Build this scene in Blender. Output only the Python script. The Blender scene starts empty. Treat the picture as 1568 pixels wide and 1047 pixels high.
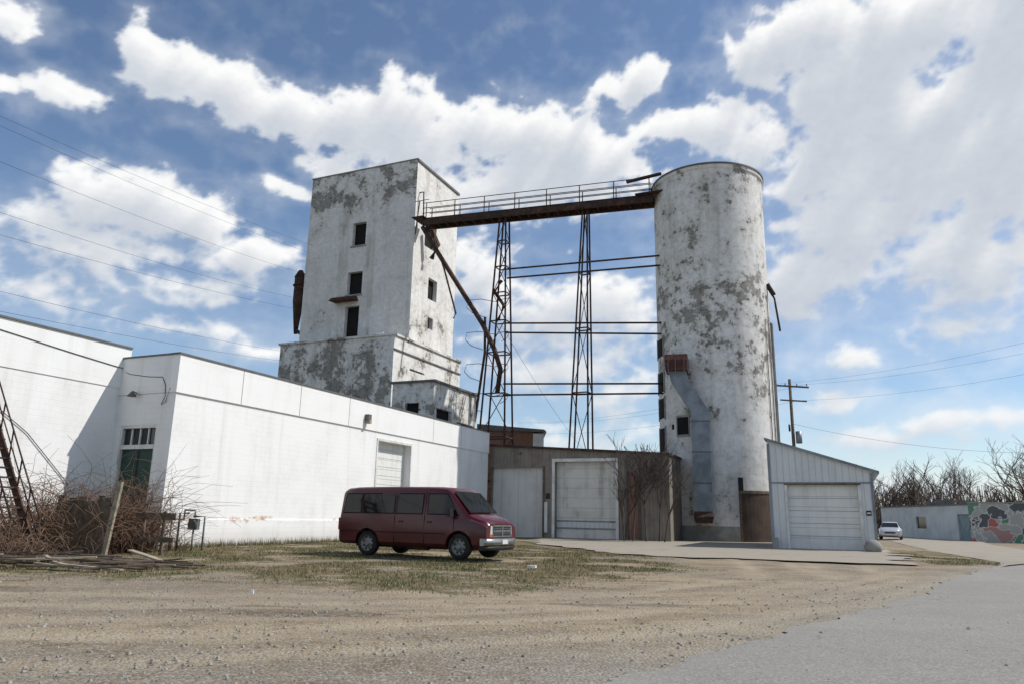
import bpy, bmesh, math, random
import numpy as np
from mathutils import Vector, Matrix, noise as mnoise
random.seed(7)
sc=bpy.context.scene
COL=sc.collection
D1=Vector((0.4032,0.9151,0)); D2=Vector((0.9151,-0.4032,0)); Z=Vector((0,0,1))

# ------------------------------------------------------------------ node helpers
class NT:
    def __init__(s,nt): s.nt=nt
    def n(s,t,ins=None,**pr):
        nd=s.nt.nodes.new(t)
        for k,v in pr.items(): setattr(nd,k,v)
        if ins:
            for k,v in ins.items():
                sk=nd.inputs[k]
                if isinstance(v,bpy.types.NodeSocket): s.nt.links.new(v,sk)
                else: sk.default_value=v
        return nd
    def m(s,op,a,b=0.0,c=0.0,clamp=False):
        return s.n('ShaderNodeMath',{0:a,1:b,2:c},operation=op,use_clamp=clamp).outputs[0]
    def vm(s,op,a,b=(0,0,0),c=(0,0,0)):
        return s.n('ShaderNodeVectorMath',{0:a,1:b,2:c},operation=op)
    def noise(s,vec,scale,detail=4,rough=.55,out='Fac',dist=0.0):
        return s.n('ShaderNodeTexNoise',{'Vector':vec,'Scale':scale,'Detail':detail,'Roughness':rough,'Distortion':dist}).outputs[out]
    def ramp(s,f,a,b,lo=0.0,hi=1.0):
        return s.n('ShaderNodeMapRange',{0:f,1:a,2:b,3:lo,4:hi},interpolation_type='SMOOTHSTEP').outputs[0]
    def mix(s,f,a,b):
        nd=s.nt.nodes.new('ShaderNodeMix'); nd.data_type='RGBA'
        for i,v in ((0,f),(6,a),(7,b)):
            if isinstance(v,bpy.types.NodeSocket): s.nt.links.new(v,nd.inputs[i])
            else: nd.inputs[i].default_value=(v if i==0 else (tuple(v)+(1,))[:4])
        return nd.outputs[2]
M={}
def newmat(name,rough=.8,metal=0.0,spec=.3):
    m=bpy.data.materials.new(name); m.use_nodes=True
    t=NT(m.node_tree); b=m.node_tree.nodes['Principled BSDF']
    b.inputs['Roughness'].default_value=rough; b.inputs['Metallic'].default_value=metal
    b.inputs['Specular IOR Level'].default_value=spec
    co=t.n('ShaderNodeTexCoord').outputs['Object']
    return m,t,b,co
def setc(t,b,c): t.nt.links.new(c,b.inputs['Base Color'])
def bump(t,b,h,st=.3,dist=.05):
    bp=t.n('ShaderNodeBump',{'Height':h,'Strength':st,'Distance':dist})
    t.nt.links.new(bp.outputs[0],b.inputs['Normal'])
def simple(name,c,rough=.7,metal=0.0,var=.25,scale=3.0,spec=.3,c2=None):
    m,t,b,co=newmat(name,rough,metal,spec)
    f=t.noise(co,scale,4,.6)
    d=c2 if c2 else tuple(x*(1-var) for x in c)
    setc(t,b,t.mix(t.ramp(f,.35,.7),c,d))
    return m
def sxyz(t,v): return t.n('ShaderNodeSeparateXYZ',{0:v}).outputs
def stretch(t,co,s): return t.vm('MULTIPLY',co,s).outputs[0]

def peel(name,bias,paint=(.76,.75,.72),thr=.56,sc1=.5,lines=True,grime=.5,w2=.42):
    m,t,b,co=newmat(name,.88,0,.15)
    x,y,z=sxyz(t,co)
    zr=t.n('ShaderNodeValToRGB',{0:t.m('DIVIDE',z,34.0)})
    cr=zr.color_ramp
    while len(cr.elements)>1: cr.elements.remove(cr.elements[-1])
    for i,(zz,v) in enumerate(bias):
        e=cr.elements[0] if i==0 else cr.elements.new(zz/34.0)
        e.position=zz/34.0; q=.5+v; e.color=(q,q,q,1)
    bz=t.m('SUBTRACT',zr.outputs[0],.5)
    n1=t.noise(co,sc1,5,.62); n2=t.noise(co,2.9,6,.78)
    f=t.m('ADD',t.m('ADD',t.m('MULTIPLY',n1,1-w2),t.m('MULTIPLY',n2,w2)),bz)
    mask=t.ramp(f,thr-.006,thr+.010); soft=t.ramp(f,thr-.09,thr+.02)
    st=t.noise(stretch(t,co,(1.1,1.1,.07)),1.0,5,.6)
    streak=t.m('MULTIPLY',t.ramp(st,.46,.70),t.ramp(n1,.35,.6,.4,1))
    pc=t.mix(t.ramp(n2,.38,.64),paint,tuple(c*.82 for c in paint))
    pc=t.mix(t.m('MULTIPLY',t.ramp(n1,.36,.62),.30),pc,(.46,.43,.38))
    pc=t.mix(t.m('MULTIPLY',streak,grime),pc,(.36,.33,.28))
    pc=t.mix(t.m('MULTIPLY',t.ramp(st,.62,.74),t.m('MULTIPLY',t.ramp(n1,.4,.6,.25,1),grime)),pc,(.19,.145,.11))
    pc=t.mix(t.m('MULTIPLY',soft,.45),pc,(.40,.38,.345))
    cc=t.mix(t.ramp(n2,.50,.66),(.30,.285,.255),(.14,.132,.12))
    cc=t.mix(t.m('MULTIPLY',streak,.4),cc,(.12,.10,.085))
    col=t.mix(mask,pc,cc)
    if lines:
        w=t.m('PINGPONG',z,.69); ln=t.ramp(w,0.0,.035,1,0)
        col=t.mix(t.m('MULTIPLY',ln,t.ramp(n2,.42,.62,.05,.5)),col,(.30,.29,.27))
    setc(t,b,col); bump(t,b,n2,.35,.04)
    return m
def wallcoord(t,co):
    return t.vm('DOT_PRODUCT',co,tuple(D1+D2)).outputs['Value']
def block(name,paint=(.80,.80,.79),dirt=.25,bw=.4,bh=.2,stain=True):
    m,t,b,co=newmat(name,.7,0,.25)
    x,y,z=sxyz(t,co); s=wallcoord(t,co)
    v=t.n('ShaderNodeCombineXYZ',{0:s,1:z,2:0.0}).outputs[0]
    br=t.n('ShaderNodeTexBrick',{'Vector':v,'Color1':(1,1,1,1),'Color2':(.9,.9,.9,1),'Mortar':(0,0,0,1),'Scale':1.0,'Mortar Size':.008,'Mortar Smooth':.6,'Brick Width':bw,'Row Height':bh})
    n1=t.noise(co,.6,6,.68); st=t.noise(stretch(t,co,(1.8,1.8,.12)),1.0,4,.6)
    c=t.mix(t.m('MULTIPLY',t.ramp(n1,.45,.75),dirt),paint,(.52,.51,.47))
    c=t.mix(t.m('MULTIPLY',t.ramp(st,.5,.78),dirt*1.2),c,(.45,.42,.36))
    low=t.ramp(t.m('ADD',z,t.m('MULTIPLY',n1,1.2)),.4,1.4,1,0)
    c=t.mix(t.m('MULTIPLY',low,.6),c,(.42,.39,.33))
    if stain:
        ru=t.noise(stretch(t,co,(.9,.9,2.0)),1.3,5,.7)
        zz=t.m('MULTIPLY',t.ramp(z,.7,.95),t.ramp(z,1.0,1.15,1,0))
        c=t.mix(t.m('MULTIPLY',t.m('MULTIPLY',t.ramp(ru,.52,.66),zz),.9),c,(.42,.22,.10))
    c=t.mix(t.m('MULTIPLY',t.m('SUBTRACT',1.0,br.outputs['Color']),t.ramp(n1,.35,.6,.06,.20)),c,(.35,.35,.34))
    setc(t,b,c); bump(t,b,br.outputs['Color'],.3,.012)
    return m
def siding(name,c,period=.3,dirt=.4,axis='s',rust=0.0,rough=.6):
    m,t,b,co=newmat(name,rough,0,.3)
    x,y,z=sxyz(t,co)
    s=wallcoord(t,co) if axis=='s' else z
    w=t.m('PINGPONG',s,period/2); ln=t.ramp(w,0,.03,1,0)
    n1=t.noise(co,.9,6,.68); st=t.noise(stretch(t,co,(2.2,2.2,.15)),1.2,5,.65)
    k=t.mix(t.m('MULTIPLY',t.ramp(n1,.4,.72),dirt),c,tuple(q*.5 for q in c))
    k=t.mix(t.m('MULTIPLY',t.ramp(st,.46,.72),dirt),k,tuple(q*.5 for q in (c[0],c[1]*.93,c[2]*.84)))
    if rust>0: k=t.mix(t.m('MULTIPLY',t.ramp(t.m('ADD',t.m('MULTIPLY',n1,.5),t.m('MULTIPLY',st,.5)),.56-rust*.1,.62),min(1,rust*1.3)),k,(.20,.095,.05))
    k=t.mix(t.m('MULTIPLY',ln,.45),k,tuple(q*.35 for q in c))
    setc(t,b,k); bump(t,b,t.m('SUBTRACT',1.0,ln),.5,.015)
    return m
def rustmat(name,a=(.045,.032,.028),c=(.13,.065,.042)):
    m,t,b,co=newmat(name,.85,.1,.25)
    f=t.noise(co,2.2,6,.7); setc(t,b,t.mix(t.ramp(f,.42,.68),a,c)); return m

M['tower']=peel('tower_peeling_paint',[(0,.05),(13,.03),(15.4,.01),(16.5,-.085),(23,-.09),(26,-.05),(27.5,.01),(29.5,.06),(31,.045),(34,.03)],thr=.565,grime=.55,w2=.34)
M['base']=peel('tower_base_paint',[(0,.06),(10,.06),(13.5,.05),(15,.02),(17,0)],thr=.55,sc1=.5,grime=.85)
M['side']=peel('tower_side_paint',[(0,.0),(16,.0),(20,-.02),(25,-.06),(34,-.05)],thr=.57,paint=(.80,.79,.76),grime=.38,w2=.35)
M['silo']=peel('silo_peeling_paint',[(0,.01),(1.2,-.01),(4,-.05),(9,-.02),(12,.03),(16,.04),(19,-.01),(23,-.01),(26,.02)],thr=.56,sc1=.7,grime=.5)
M['annex']=peel('annex_paint',[(0,.02),(34,.02)],thr=.57,sc1=.9,grime=.6)
M['block']=block('white_block_wall'); M['block_upper']=block('white_block_parapet',stain=False,bw=1.6,bh=.65,dirt=.15)
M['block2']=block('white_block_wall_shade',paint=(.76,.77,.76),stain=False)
M['roof']=simple('tar_roof',(.09,.09,.09),.9,scale=1)
M['coping']=simple('dark_coping',(.14,.135,.13),.6)
M['rust']=rustmat('rusty_steel'); M['rust2']=rustmat('red_rust_steel',(.075,.035,.028),(.16,.065,.045))
M['dark']=simple('painted_dark_opening',(.012,.012,.012),.9)  # near-black panels behind openings; the colour stands in for unlit depth
M['rollup']=siding('white_rollup_door',(.74,.74,.71),.5,.25,'z')
M['rollup_old']=siding('old_rollup_door',(.66,.65,.60),.62,.35,'z',rust=.2)
M['rollup_grey']=siding('grey_sliding_door',(.60,.60,.58),1.25,.3,'s')
M['grey_siding']=siding('weathered_grey_siding',(.25,.22,.185),.25,.7,'s',rust=.2)
M['garage_siding']=siding('pale_garage_siding',(.64,.66,.66),.3,.22,'s')
M['tank']=siding('rusty_corrugated',(.24,.13,.10),.3,.6,'s',rust=.8)
M['green']=simple('green_door_paint',(.035,.075,.06),.6)
M['glass']=simple('window_glass',(.02,.023,.025),.06,spec=.6,var=.1)
M['white']=simple('white_paint',(.70,.70,.68),.6,scale=2)
M['galv']=simple('galvanised_duct',(.25,.28,.31),.5,.4,var=.4,scale=1.1)
M['black']=simple('black_plastic',(.02,.02,.02),.5)
M['brown_door']=simple('brown_rusty_door',(.085,.055,.04),.8,scale=1.5,c2=(.05,.035,.03))
M['conc']=simple('bare_concrete',(.33,.32,.30),.9,scale=1.5,var=.35)
M['wood']=simple('old_wood',(.17,.13,.095),.9,scale=6,var=.5)
M['paleboard']=simple('pale_board',(.36,.31,.23),.9,scale=6,var=.4)
M['bark']=simple('bare_bark',(.10,.08,.067),.95)
M['vine']=simple('dry_vine',(.22,.14,.095),.95,var=.6,scale=2)
M['twig']=simple('far_twigs',(.12,.093,.08),.95,scale=.5)
M['wire']=simple('cable_black',(.03,.03,.035),.6)

# ------------------------------------------------------------------ mesh builder
class MB:
    def __init__(s): s.v=[];s.f=[];s.mi=[];s.mats=[];s.sm=[]
    def mat(s,k):
        if k not in s.mats: s.mats.append(k)
        return s.mats.index(k)
    def face(s,pts,k,sm=False):
        i=len(s.v); s.v+= [tuple(p) for p in pts]; s.f.append(tuple(range(i,i+len(pts)))); s.mi.append(s.mat(k)); s.sm.append(sm)
    def grid(s,rings,k,close=True,capa=False,capb=False,sm=True):
        i=len(s.v); n=len(rings[0])
        for r in rings: s.v+=[tuple(p) for p in r]
        mi=s.mat(k)
        for a in range(len(rings)-1):
            for b in range(n if close else n-1):
                c=(b+1)%n
                s.f.append((i+a*n+b,i+a*n+c,i+(a+1)*n+c,i+(a+1)*n+b)); s.mi.append(mi); s.sm.append(sm)
        if capa: s.f.append(tuple(i+b for b in range(n))[::-1]); s.mi.append(mi); s.sm.append(False)
        if capb: s.f.append(tuple(i+(len(rings)-1)*n+b for b in range(n))); s.mi.append(mi); s.sm.append(False)
    def box8(s,P,k):
        for q in ((3,2,1,0),(4,5,6,7),(0,1,5,4),(1,2,6,5),(2,3,7,6),(3,0,4,7)): s.face([P[j] for j in q],k)
    def box(s,a,b,k):
        x0,y0,z0=a;x1,y1,z1=b
        s.box8([(x0,y0,z0),(x1,y0,z0),(x1,y1,z0),(x0,y1,z0),(x0,y0,z1),(x1,y0,z1),(x1,y1,z1),(x0,y1,z1)],k)
    def tube(s,p0,p1,r,k,n=6,r1=None,sm=True):
        s.poly([p0,p1],[r,r if r1 is None else r1],k,n,sm)
    def poly(s,pts,r,k,n=6,sm=True,cap=True):
        pts=[Vector(p) for p in pts]
        if not isinstance(r,(list,tuple)): r=[r]*len(pts)
        rings=[]
        for i,p in enumerate(pts):
            d=(pts[min(i+1,len(pts)-1)]-pts[max(i-1,0)])
            if d.length<1e-9: d=Vector((0,0,1))
            d.normalize(); u=d.cross(Z if abs(d.z)<.95 else Vector((1,0,0))).normalized(); w=d.cross(u)
            rings.append([p+(u*math.cos(2*math.pi*j/n)+w*math.sin(2*math.pi*j/n))*r[i] for j in range(n)])
        s.grid(rings,k,True,cap,cap,sm)
    def beam(s,p0,p1,w,h,k):
        p0=Vector(p0);p1=Vector(p1); d=(p1-p0).normalized(); u=d.cross(Z if abs(d.z)<.95 else Vector((1,0,0))).normalized()*(w/2); q=u.cross(d).normalized()*(h/2)
        s.box8([p0-u-q,p0+u-q,p1+u-q,p1-u-q,p0-u+q,p0+u+q,p1+u+q,p1-u+q],k)
    def obj(s,name,parent=None,mw=None):
        me=bpy.data.meshes.new(name); me.from_pydata(s.v,[],s.f)
        for k in s.mats: me.materials.append(M[k])
        me.polygons.foreach_set('material_index',s.mi); me.polygons.foreach_set('use_smooth',s.sm)
        me.update()
        o=bpy.data.objects.new(name,me); COL.objects.link(o)
        if parent: o.parent=parent
        if mw is not None: o.matrix_world=mw
        return o
def top(name):
    e=bpy.data.objects.new(name,None); COL.objects.link(e); e.empty_display_size=.5
    return e
class Fr:
    """wall frame: origin, along, outward normal; k = scale factor, z0 = height shift that goes with it"""
    def __init__(s,o,ds,n,k=1.0,z0=0.0): s.o=Vector((o[0],o[1],0)); s.ds=ds; s.n=n; s.k=k; s.z0=z0
    def p(s,a,z,t=0.0): return s.o+s.ds*(a*s.k)+s.n*(t*s.k)+Z*(z*s.k+s.z0)
    def box(s,mb,s0,s1,z0,z1,t0,t1,k):
        mb.box8([s.p(s0,z0,t0),s.p(s1,z0,t0),s.p(s1,z0,t1),s.p(s0,z0,t1),s.p(s0,z1,t0),s.p(s1,z1,t0),s.p(s1,z1,t1),s.p(s0,z1,t1)],k)
    def wall(s,mb,s0,s1,z0,z1,holes,k,depth=.35,back='dark',t=0.0,topf=None,rk=None):
        S=sorted(set([s0,s1]+[h[0] for h in holes]+[h[1] for h in holes])); ZZ=sorted(set([z0,z1]+[h[2] for h in holes]+[h[3] for h in holes]))
        for i in range(len(S)-1):
            for j in range(len(ZZ)-1):
                cs=(S[i]+S[i+1])/2; cz=(ZZ[j]+ZZ[j+1])/2
                if any(h[0]<cs<h[1] and h[2]<cz<h[3] for h in holes): continue
                za=ZZ[j];zb=ZZ[j+1]; t0=t1=zb
                if topf and j==len(ZZ)-2: t0=topf(S[i]);t1=topf(S[i+1])
                mb.face([s.p(S[i],za,t),s.p(S[i+1],za,t),s.p(S[i+1],t1,t),s.p(S[i],t0,t)],k)
        for h in holes:
            a,b,c,d=h[:4]; bk=h[4] if len(h)>4 else back; dp=h[5] if len(h)>5 else depth; r=rk or k
            mb.face([s.p(a,c,t),s.p(a,c,t-dp),s.p(a,d,t-dp),s.p(a,d,t)],r); mb.face([s.p(b,c,t),s.p(b,c,t-dp),s.p(b,d,t-dp),s.p(b,d,t)],r)
            mb.face([s.p(a,d,t),s.p(b,d,t),s.p(b,d,t-dp),s.p(a,d,t-dp)],r); mb.face([s.p(a,c,t),s.p(b,c,t),s.p(b,c,t-dp),s.p(a,c,t-dp)],r)
            mb.face([s.p(a,c,t-dp),s.p(b,c,t-dp),s.p(b,d,t-dp),s.p(a,d,t-dp)],bk)

# ------------------------------------------------------------------ ground
def smooth(a,b,x):
    t=min(1,max(0,(x-a)/(b-a))); return t*t*(3-2*t)
def nz(x,y,s): return mnoise.noise(Vector((x*s,y*s,3.1)))
def fb(x,y,s): return nz(x,y,s)+.5*nz(x+7,y,s*2.1)+.25*nz(x,y+9,s*4.3)
ROADL=[(-2.2,2.5),(.54,6.14),(2.71,8.69),(7.81,14.83),(14.16,23.04),(18.7,27.8),(27,37.5),(45,58),(90,110)]
def roadx(y):
    for (x0,y0),(x1,y1) in zip(ROADL,ROADL[1:]):
        if y<=y1: return x0+(x1-x0)*(y-y0)/(y1-y0)
    return 999
def grass(x,y):
    near=13.2+1.5*fb(x,y,.25)+ (0 if x<0 else min(x*1.1,6.0))
    g=smooth(near-1.0,near+4.0,y)
    g*=1-smooth(3.0,7.0,x+.8*fb(x,y,.4))
    if 13.5<x<21 and 25.5<y<40: g=max(g,smooth(13.8,14.8,x-.25*(y-25))*.9)
    if y>62: g=max(g,.5)
    n=.40+1.15*fb(x*1.0+3,y,.5)
    return max(0,min(1,g*(.30+n)))
TRK=[[(-30,7.4),(-12,9.6),(-3,10.6),(5,14.0),(9,19),(10.5,25)],[(-30,11),(-12,11.2),(-2,11.8),(3,13.6),(7,18.5),(8.5,26)],[(-16,5.8),(-4,7.6),(1.5,9.8),(6,14.0),(12,21.5)]]
def seg_d(x,y,P):
    best=9
    for (x0,y0),(x1,y1) in zip(P,P[1:]):
        dx,dy=x1-x0,y1-y0; t_=max(0,min(1,((x-x0)*dx+(y-y0)*dy)/(dx*dx+dy*dy)))
        best=min(best,math.hypot(x-x0-t_*dx,y-y0-t_*dy))
    return best
def track(x,y):
    if y>27 or y<3 or abs(x)>24: return 0
    v=0
    for P in TRK:
        d=seg_d(x+.4*nz(x,y,.3),y+.3*nz(y,x,.3),P)
        if d<2: v=max(v,math.exp(-((d-.75)/.28)**2))
    return v*(.5+.8*abs(nz(x,y,.35)))
def gz(x,y):
    r=math.hypot(x,y)
    return (-.03+.035*nz(x,y,.16)+.022*nz(x,y,.7))*(1 if r<80 else 0)-.02
def ax(lo,hi,step,far):
    a=list(np.arange(lo,hi+.01,step)); d=step; v=hi
    while v<far: d*=1.35; v+=d; a.append(v)
    d=step; v=lo; pre=[]
    while v>-far: d*=1.35; v-=d; pre.append(v)
    return pre[::-1]+a
X=ax(-22,32,.27,3000); Y=ax(2,46,.27,3000)
tv=[track(x,y) for y in Y for x in X]
vs=[(x,y,gz(x,y)) for y in Y for x in X]
vs=[(v[0],v[1],v[2]-.022*q) for v,q in zip(vs,tv)]
nx=len(X); fs=[(j*nx+i,j*nx+i+1,(j+1)*nx+i+1,(j+1)*nx+i) for j in range(len(Y)-1) for i in range(nx-1)]
me=bpy.data.meshes.new('ground'); me.from_pydata(vs,[],fs)
at=me.attributes.new('grass','FLOAT','POINT'); at.data.foreach_set('value',[grass(v[0],v[1]) for v in vs])
at=me.attributes.new('track','FLOAT','POINT'); at.data.foreach_set('value',tv)
at=me.attributes.new('verge','FLOAT','POINT'); at.data.foreach_set('value',[max(0,1-abs(v[0]-roadx(v[1]))/2.0) if v[1]<110 else 0 for v in vs])
me.polygons.foreach_set('use_smooth',[True]*len(fs))
m,t,b,co=newmat('dirt_and_gravel',.95,0,.1)
ga=t.n('ShaderNodeAttribute',attribute_name='grass').outputs['Fac']; va=t.n('ShaderNodeAttribute',attribute_name='verge').outputs['Fac']; ta=t.n('ShaderNodeAttribute',attribute_name='track').outputs['Fac']
big=t.noise(co,.22,4,.6); mid=t.noise(co,1.4,6,.68); fine=t.noise(co,22,4,.75)
trk=t.noise(t.vm('MULTIPLY',co,(.14,1.0,1)).outputs[0],.8,4,.6)
vor=t.n('ShaderNodeTexVoronoi',{'Vector':co,'Scale':26.0})
c=t.mix(t.ramp(trk,.40,.60),(.22,.17,.115),(.345,.275,.18))
c=t.mix(t.ramp(big,.45,.62),c,(.245,.205,.155))
x_,y_,z_=sxyz(t,co)
nearg=t.ramp(t.m('ADD',y_,t.m('MULTIPLY',mid,6)),8.0,13.0,1,0)
c=t.mix(t.m('MULTIPLY',nearg,.7),c,(.25,.23,.195))
c=t.mix(t.m('MULTIPLY',t.ramp(mid,.48,.68),.6),c,(.15,.115,.08))
c=t.mix(t.m('MULTIPLY',ta,.95),c,(.42,.35,.25))
mud=t.ramp(t.noise(t.vm('MULTIPLY',co,(.35,1.3,1)).outputs[0],.5,4,.6),.58,.66)
c=t.mix(t.m('MULTIPLY',mud,.7),c,(.12,.092,.065))
c=t.mix(t.m('MULTIPLY',va,.45),c,(.31,.295,.26))
peb=t.n('ShaderNodeSeparateColor',{0:vor.outputs['Color']}).outputs[0]
c=t.mix(t.m('MULTIPLY',t.ramp(peb,.5,.95),.45),c,(.46,.425,.36))
c=t.mix(t.m('MULTIPLY',t.ramp(fine,.5,.7),.5),c,(.09,.075,.058))
gc=t.mix(t.ramp(mid,.44,.60),(.21,.165,.095),(.115,.12,.055))
gc=t.mix(t.m('MULTIPLY',t.ramp(fine,.45,.65),.6),gc,(.07,.06,.032))
c=t.mix(t.ramp(t.m('ADD',ga,t.m('MULTIPLY',t.m('SUBTRACT',mid,.5),1.4)),.22,.65),c,gc)
setc(t,b,c)
bump(t,b,t.m('ADD',fine,t.m('MULTIPLY',vor.outputs['Distance'],-.7)),.8,.035)
M['ground']=m; me.materials.append(m)
g=bpy.data.objects.new('ground',me); COL.objects.link(g)

m,t,b,co=newmat('aged_asphalt',.85,0,.2)
fine=t.noise(co,38,3,.75); mid=t.noise(co,.9,6,.65); lg=t.noise(t.vm('MULTIPLY',co,(.3,.25,1)).outputs[0],.9,3,.6)
va2=t.n('ShaderNodeTexVoronoi',{'Vector':co,'Scale':55.0}); pb=t.n('ShaderNodeSeparateColor',{0:va2.outputs['Color']}).outputs[0]
c=t.mix(mid,(.21,.20,.18),(.29,.28,.25)); c=t.mix(t.m('MULTIPLY',t.ramp(lg,.45,.7),.4),c,(.34,.325,.285))
c=t.mix(t.m('MULTIPLY',t.ramp(pb,.55,1.0),.45),c,(.44,.42,.38))
c=t.mix(t.m('MULTIPLY',t.ramp(fine,.48,.66),.6),c,(.10,.095,.085))
cr=t.n('ShaderNodeTexVoronoi',{'Vector':t.vm('ADD',co,t.vm('MULTIPLY',t.noise(co,1.5,4,.7,'Color'),(.9,.9,0)).outputs[0]).outputs[0],'Scale':.2},feature='DISTANCE_TO_EDGE').outputs['Distance']
c=t.mix(t.m('MULTIPLY',t.ramp(cr,.001,.004,1,0),t.ramp(mid,.46,.6,0,.6)),c,(.10,.10,.09)); setc(t,b,c)
bump(t,b,fine,.5,.012); M['asphalt']=m
def ribbon(name,L,Rr,k,zo=.03,n=6):
    mb=MB(); rings=[]
    for a,bb in zip(L,Rr):
        rings.append([(a[0]+(bb[0]-a[0])*i/n,a[1]+(bb[1]-a[1])*i/n,(zo if i else zo-.05)) for i in range(n+1)])
    mb.grid(rings,k,False); return mb.obj(name)
L=[];Rr=[]
yy=-3.0
while yy<110:
    xl=roadx(max(yy,2.5)) if yy>=2.5 else -2.2+(yy-2.5)*.75
    w=.22*fb(xl,yy,1.5)+.3*nz(xl,yy,.2)
    L.append((xl+w,yy)); Rr.append((xl+w+9.0,yy-7.0)); yy+=.15 if yy<40 else 2
ribbon('asphalt_road',L,Rr,'asphalt',.02)
m,t,b,co=newmat('concrete_apron',.9,0,.15)
mid=t.noise(co,.7,6,.68);fine=t.noise(co,18,3,.7)
c=t.mix(mid,(.27,.24,.195),(.38,.35,.295)); c=t.mix(t.m('MULTIPLY',t.ramp(mid,.5,.66),.6),c,(.23,.185,.13)); c=t.mix(t.m('MULTIPLY',t.ramp(fine,.5,.7),.4),c,(.15,.125,.095)); setc(t,b,c)
M['apron']=m
AP=[(2.0,48),(1.2,41),(1.4,37),(3.1,32),(4.4,28.6),(5.6,27.0),(8.5,26.0),(11.5,25.0),(13.2,25.3),(14.6,28),(16.6,32.5),(18.2,36.2),(19.5,44),(16,54),(8,54)]
pts=[]
for i in range(len(AP)):
    a=Vector(AP[i]+(0,));c2=Vector(AP[(i+1)%len(AP)]+(0,)); n=max(1,int((c2-a).length/.3))
    for j in range(n):
        p=a.lerp(c2,j/n); pts.append((p.x+.9*fb(p.x,p.y,.6),p.y+.9*fb(p.y,p.x,.6),-.006))
mb=MB(); mb.face(pts,'apron'); mb.obj('concrete_apron')
ribbon('side_lane',[(15.5,24.3),(18,28),(21.5,38.6),(26,50),(31,62),(36,76),(60,110)],[(21,29.5),(24,33),(28,41),(33,52),(38,61.0),(44,76),(70,110)],'apron',.014)

rnd=random.random
M['grass_g']=simple('grass_green',(.085,.115,.042),.8,scale=2,var=.3); M['grass_d']=simple('grass_dry',(.25,.195,.11),.9,scale=2,var=.35)
mb=MB()
for _ in range(125000):
    x=-13+31*rnd(); y=12.0+24*rnd()**1.15
    gq=grass(x,y)
    if gq<.16 or rnd()>gq*1.1: continue
    w=Vector((x,y,0))-Vector((-11.93,26.07,0))
    if w.dot(D2)<.05 and w.dot(D1)>-.2: continue
    k='grass_g' if rnd()<.05+1.0*fb(x+20,y,.35)+.3*gq else 'grass_d'
    h=.025+.065*rnd()*gq; a=rnd()*6.28; z0=gz(x,y)-.005; bw=.007+.008*rnd()
    lx,ly=(rnd()-.5)*.09,(rnd()-.5)*.09
    dx,dy=math.cos(a)*bw,math.sin(a)*bw
    mb.face([(x-dx,y-dy,z0),(x+dx,y+dy,z0),(x+lx,y+ly,z0+h)],k)
for _ in range(5000):   # taller weeds along the wall bases
    q=26*rnd(); w=Vector((-11.93,26.07,0))+D1*q+D2*(.08+.35*rnd()**2)
    h=.08+.22*rnd()**2; a=rnd()*6.28; dx,dy=math.cos(a)*.008,math.sin(a)*.008
    mb.face([(w.x-dx,w.y-dy,-.04),(w.x+dx,w.y+dy,-.04),(w.x+(rnd()-.5)*.15,w.y+(rnd()-.5)*.15,h)],'grass_g' if rnd()<.4 else 'grass_d')
mb.obj('grass')
M['stone']=simple('gravel_stone',(.36,.335,.29),.9,scale=9,var=.6)
mb=MB()
for _ in range(9000):
    y=5+ 13*rnd()**1.7; x=-.75*y+1.5*y*rnd()
    if x>roadx(y)+.15 and rnd()>.03: continue
    if rnd()>.3+.9*max(0,fb(x,y,.5)+.3): continue
    r=.005+.015*rnd()**3; z0=(gz(x,y) if x<roadx(y) else .02)
    q=[Vector((x+r*(1+.5*rnd())*math.cos(a)*1.2,y+r*(1+.5*rnd())*math.sin(a),z0)) for a in (0,1.25,2.5,3.8,5.0)]
    tp=[p.lerp(Vector((x,y,z0)),.45)+Z*r*(.7+.5*rnd()) for p in q]
    mb.grid([q,tp],'stone',True,False,True,False)
mb.obj('gravel')

# ------------------------------------------------------------------ white warehouse
K=(-11.93,26.07)
A=Fr(K,D1,D2); Bf=Fr(K,-D2,-D1)
e=top('white_warehouse')
mb=MB()
A.wall(mb,0,26,-.3,5.33,[(12.9,16.1,-.2,4.9,'rollup',.4)],'block')
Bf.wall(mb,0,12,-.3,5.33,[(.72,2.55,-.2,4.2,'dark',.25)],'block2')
mb.obj('walls',e)
mb=MB()
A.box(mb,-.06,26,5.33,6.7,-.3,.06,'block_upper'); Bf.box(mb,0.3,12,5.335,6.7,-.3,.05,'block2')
A.box(mb,-.12,26.05,6.7,6.76,-.36,.10,'coping'); Bf.box(mb,.36,12,6.702,6.762,-.36,.09,'coping')
A.box(mb,0,12.8,-.3,.92,0,.05,'block'); A.box(mb,16.2,26,-.3,.92,0,.05,'block')
for s_ in (3.1,6.6,10.2,18.4,21.9): A.box(mb,s_,s_+.02,5.34,6.69,.055,.066,'coping')
mb.obj('parapet_and_ledge',e)
mb=MB(); A.box(mb,0,26,6.2,6.3,-12,-.3,'roof'); A.box(mb,25.7,25.99,-.3,6.69,-12,-.02,'block_upper'); mb.obj('roof',e)
mb=MB()
for zz in np.arange(.5,4.9,.45): A.box(mb,12.95,16.05,zz,zz+.02,-.4,-.385,'white')
A.box(mb,12.78,12.9,0,5.0,-.02,.03,'white');A.box(mb,16.1,16.2,0,5.0,-.02,.03,'white');A.box(mb,12.78,16.2,4.9,5.02,-.02,.032,'white')
mb.obj('roller_door',e)
mb=MB()
Bf.box(mb,.78,2.5,.0,3.35,-.2,-.14,'green'); Bf.box(mb,.72,.80,-.1,4.2,-.2,-.02,'white');Bf.box(mb,2.47,2.55,-.1,4.2,-.2,-.02,'white');Bf.box(mb,.80,2.47,4.1,4.2,-.2,-.02,'white')
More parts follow.
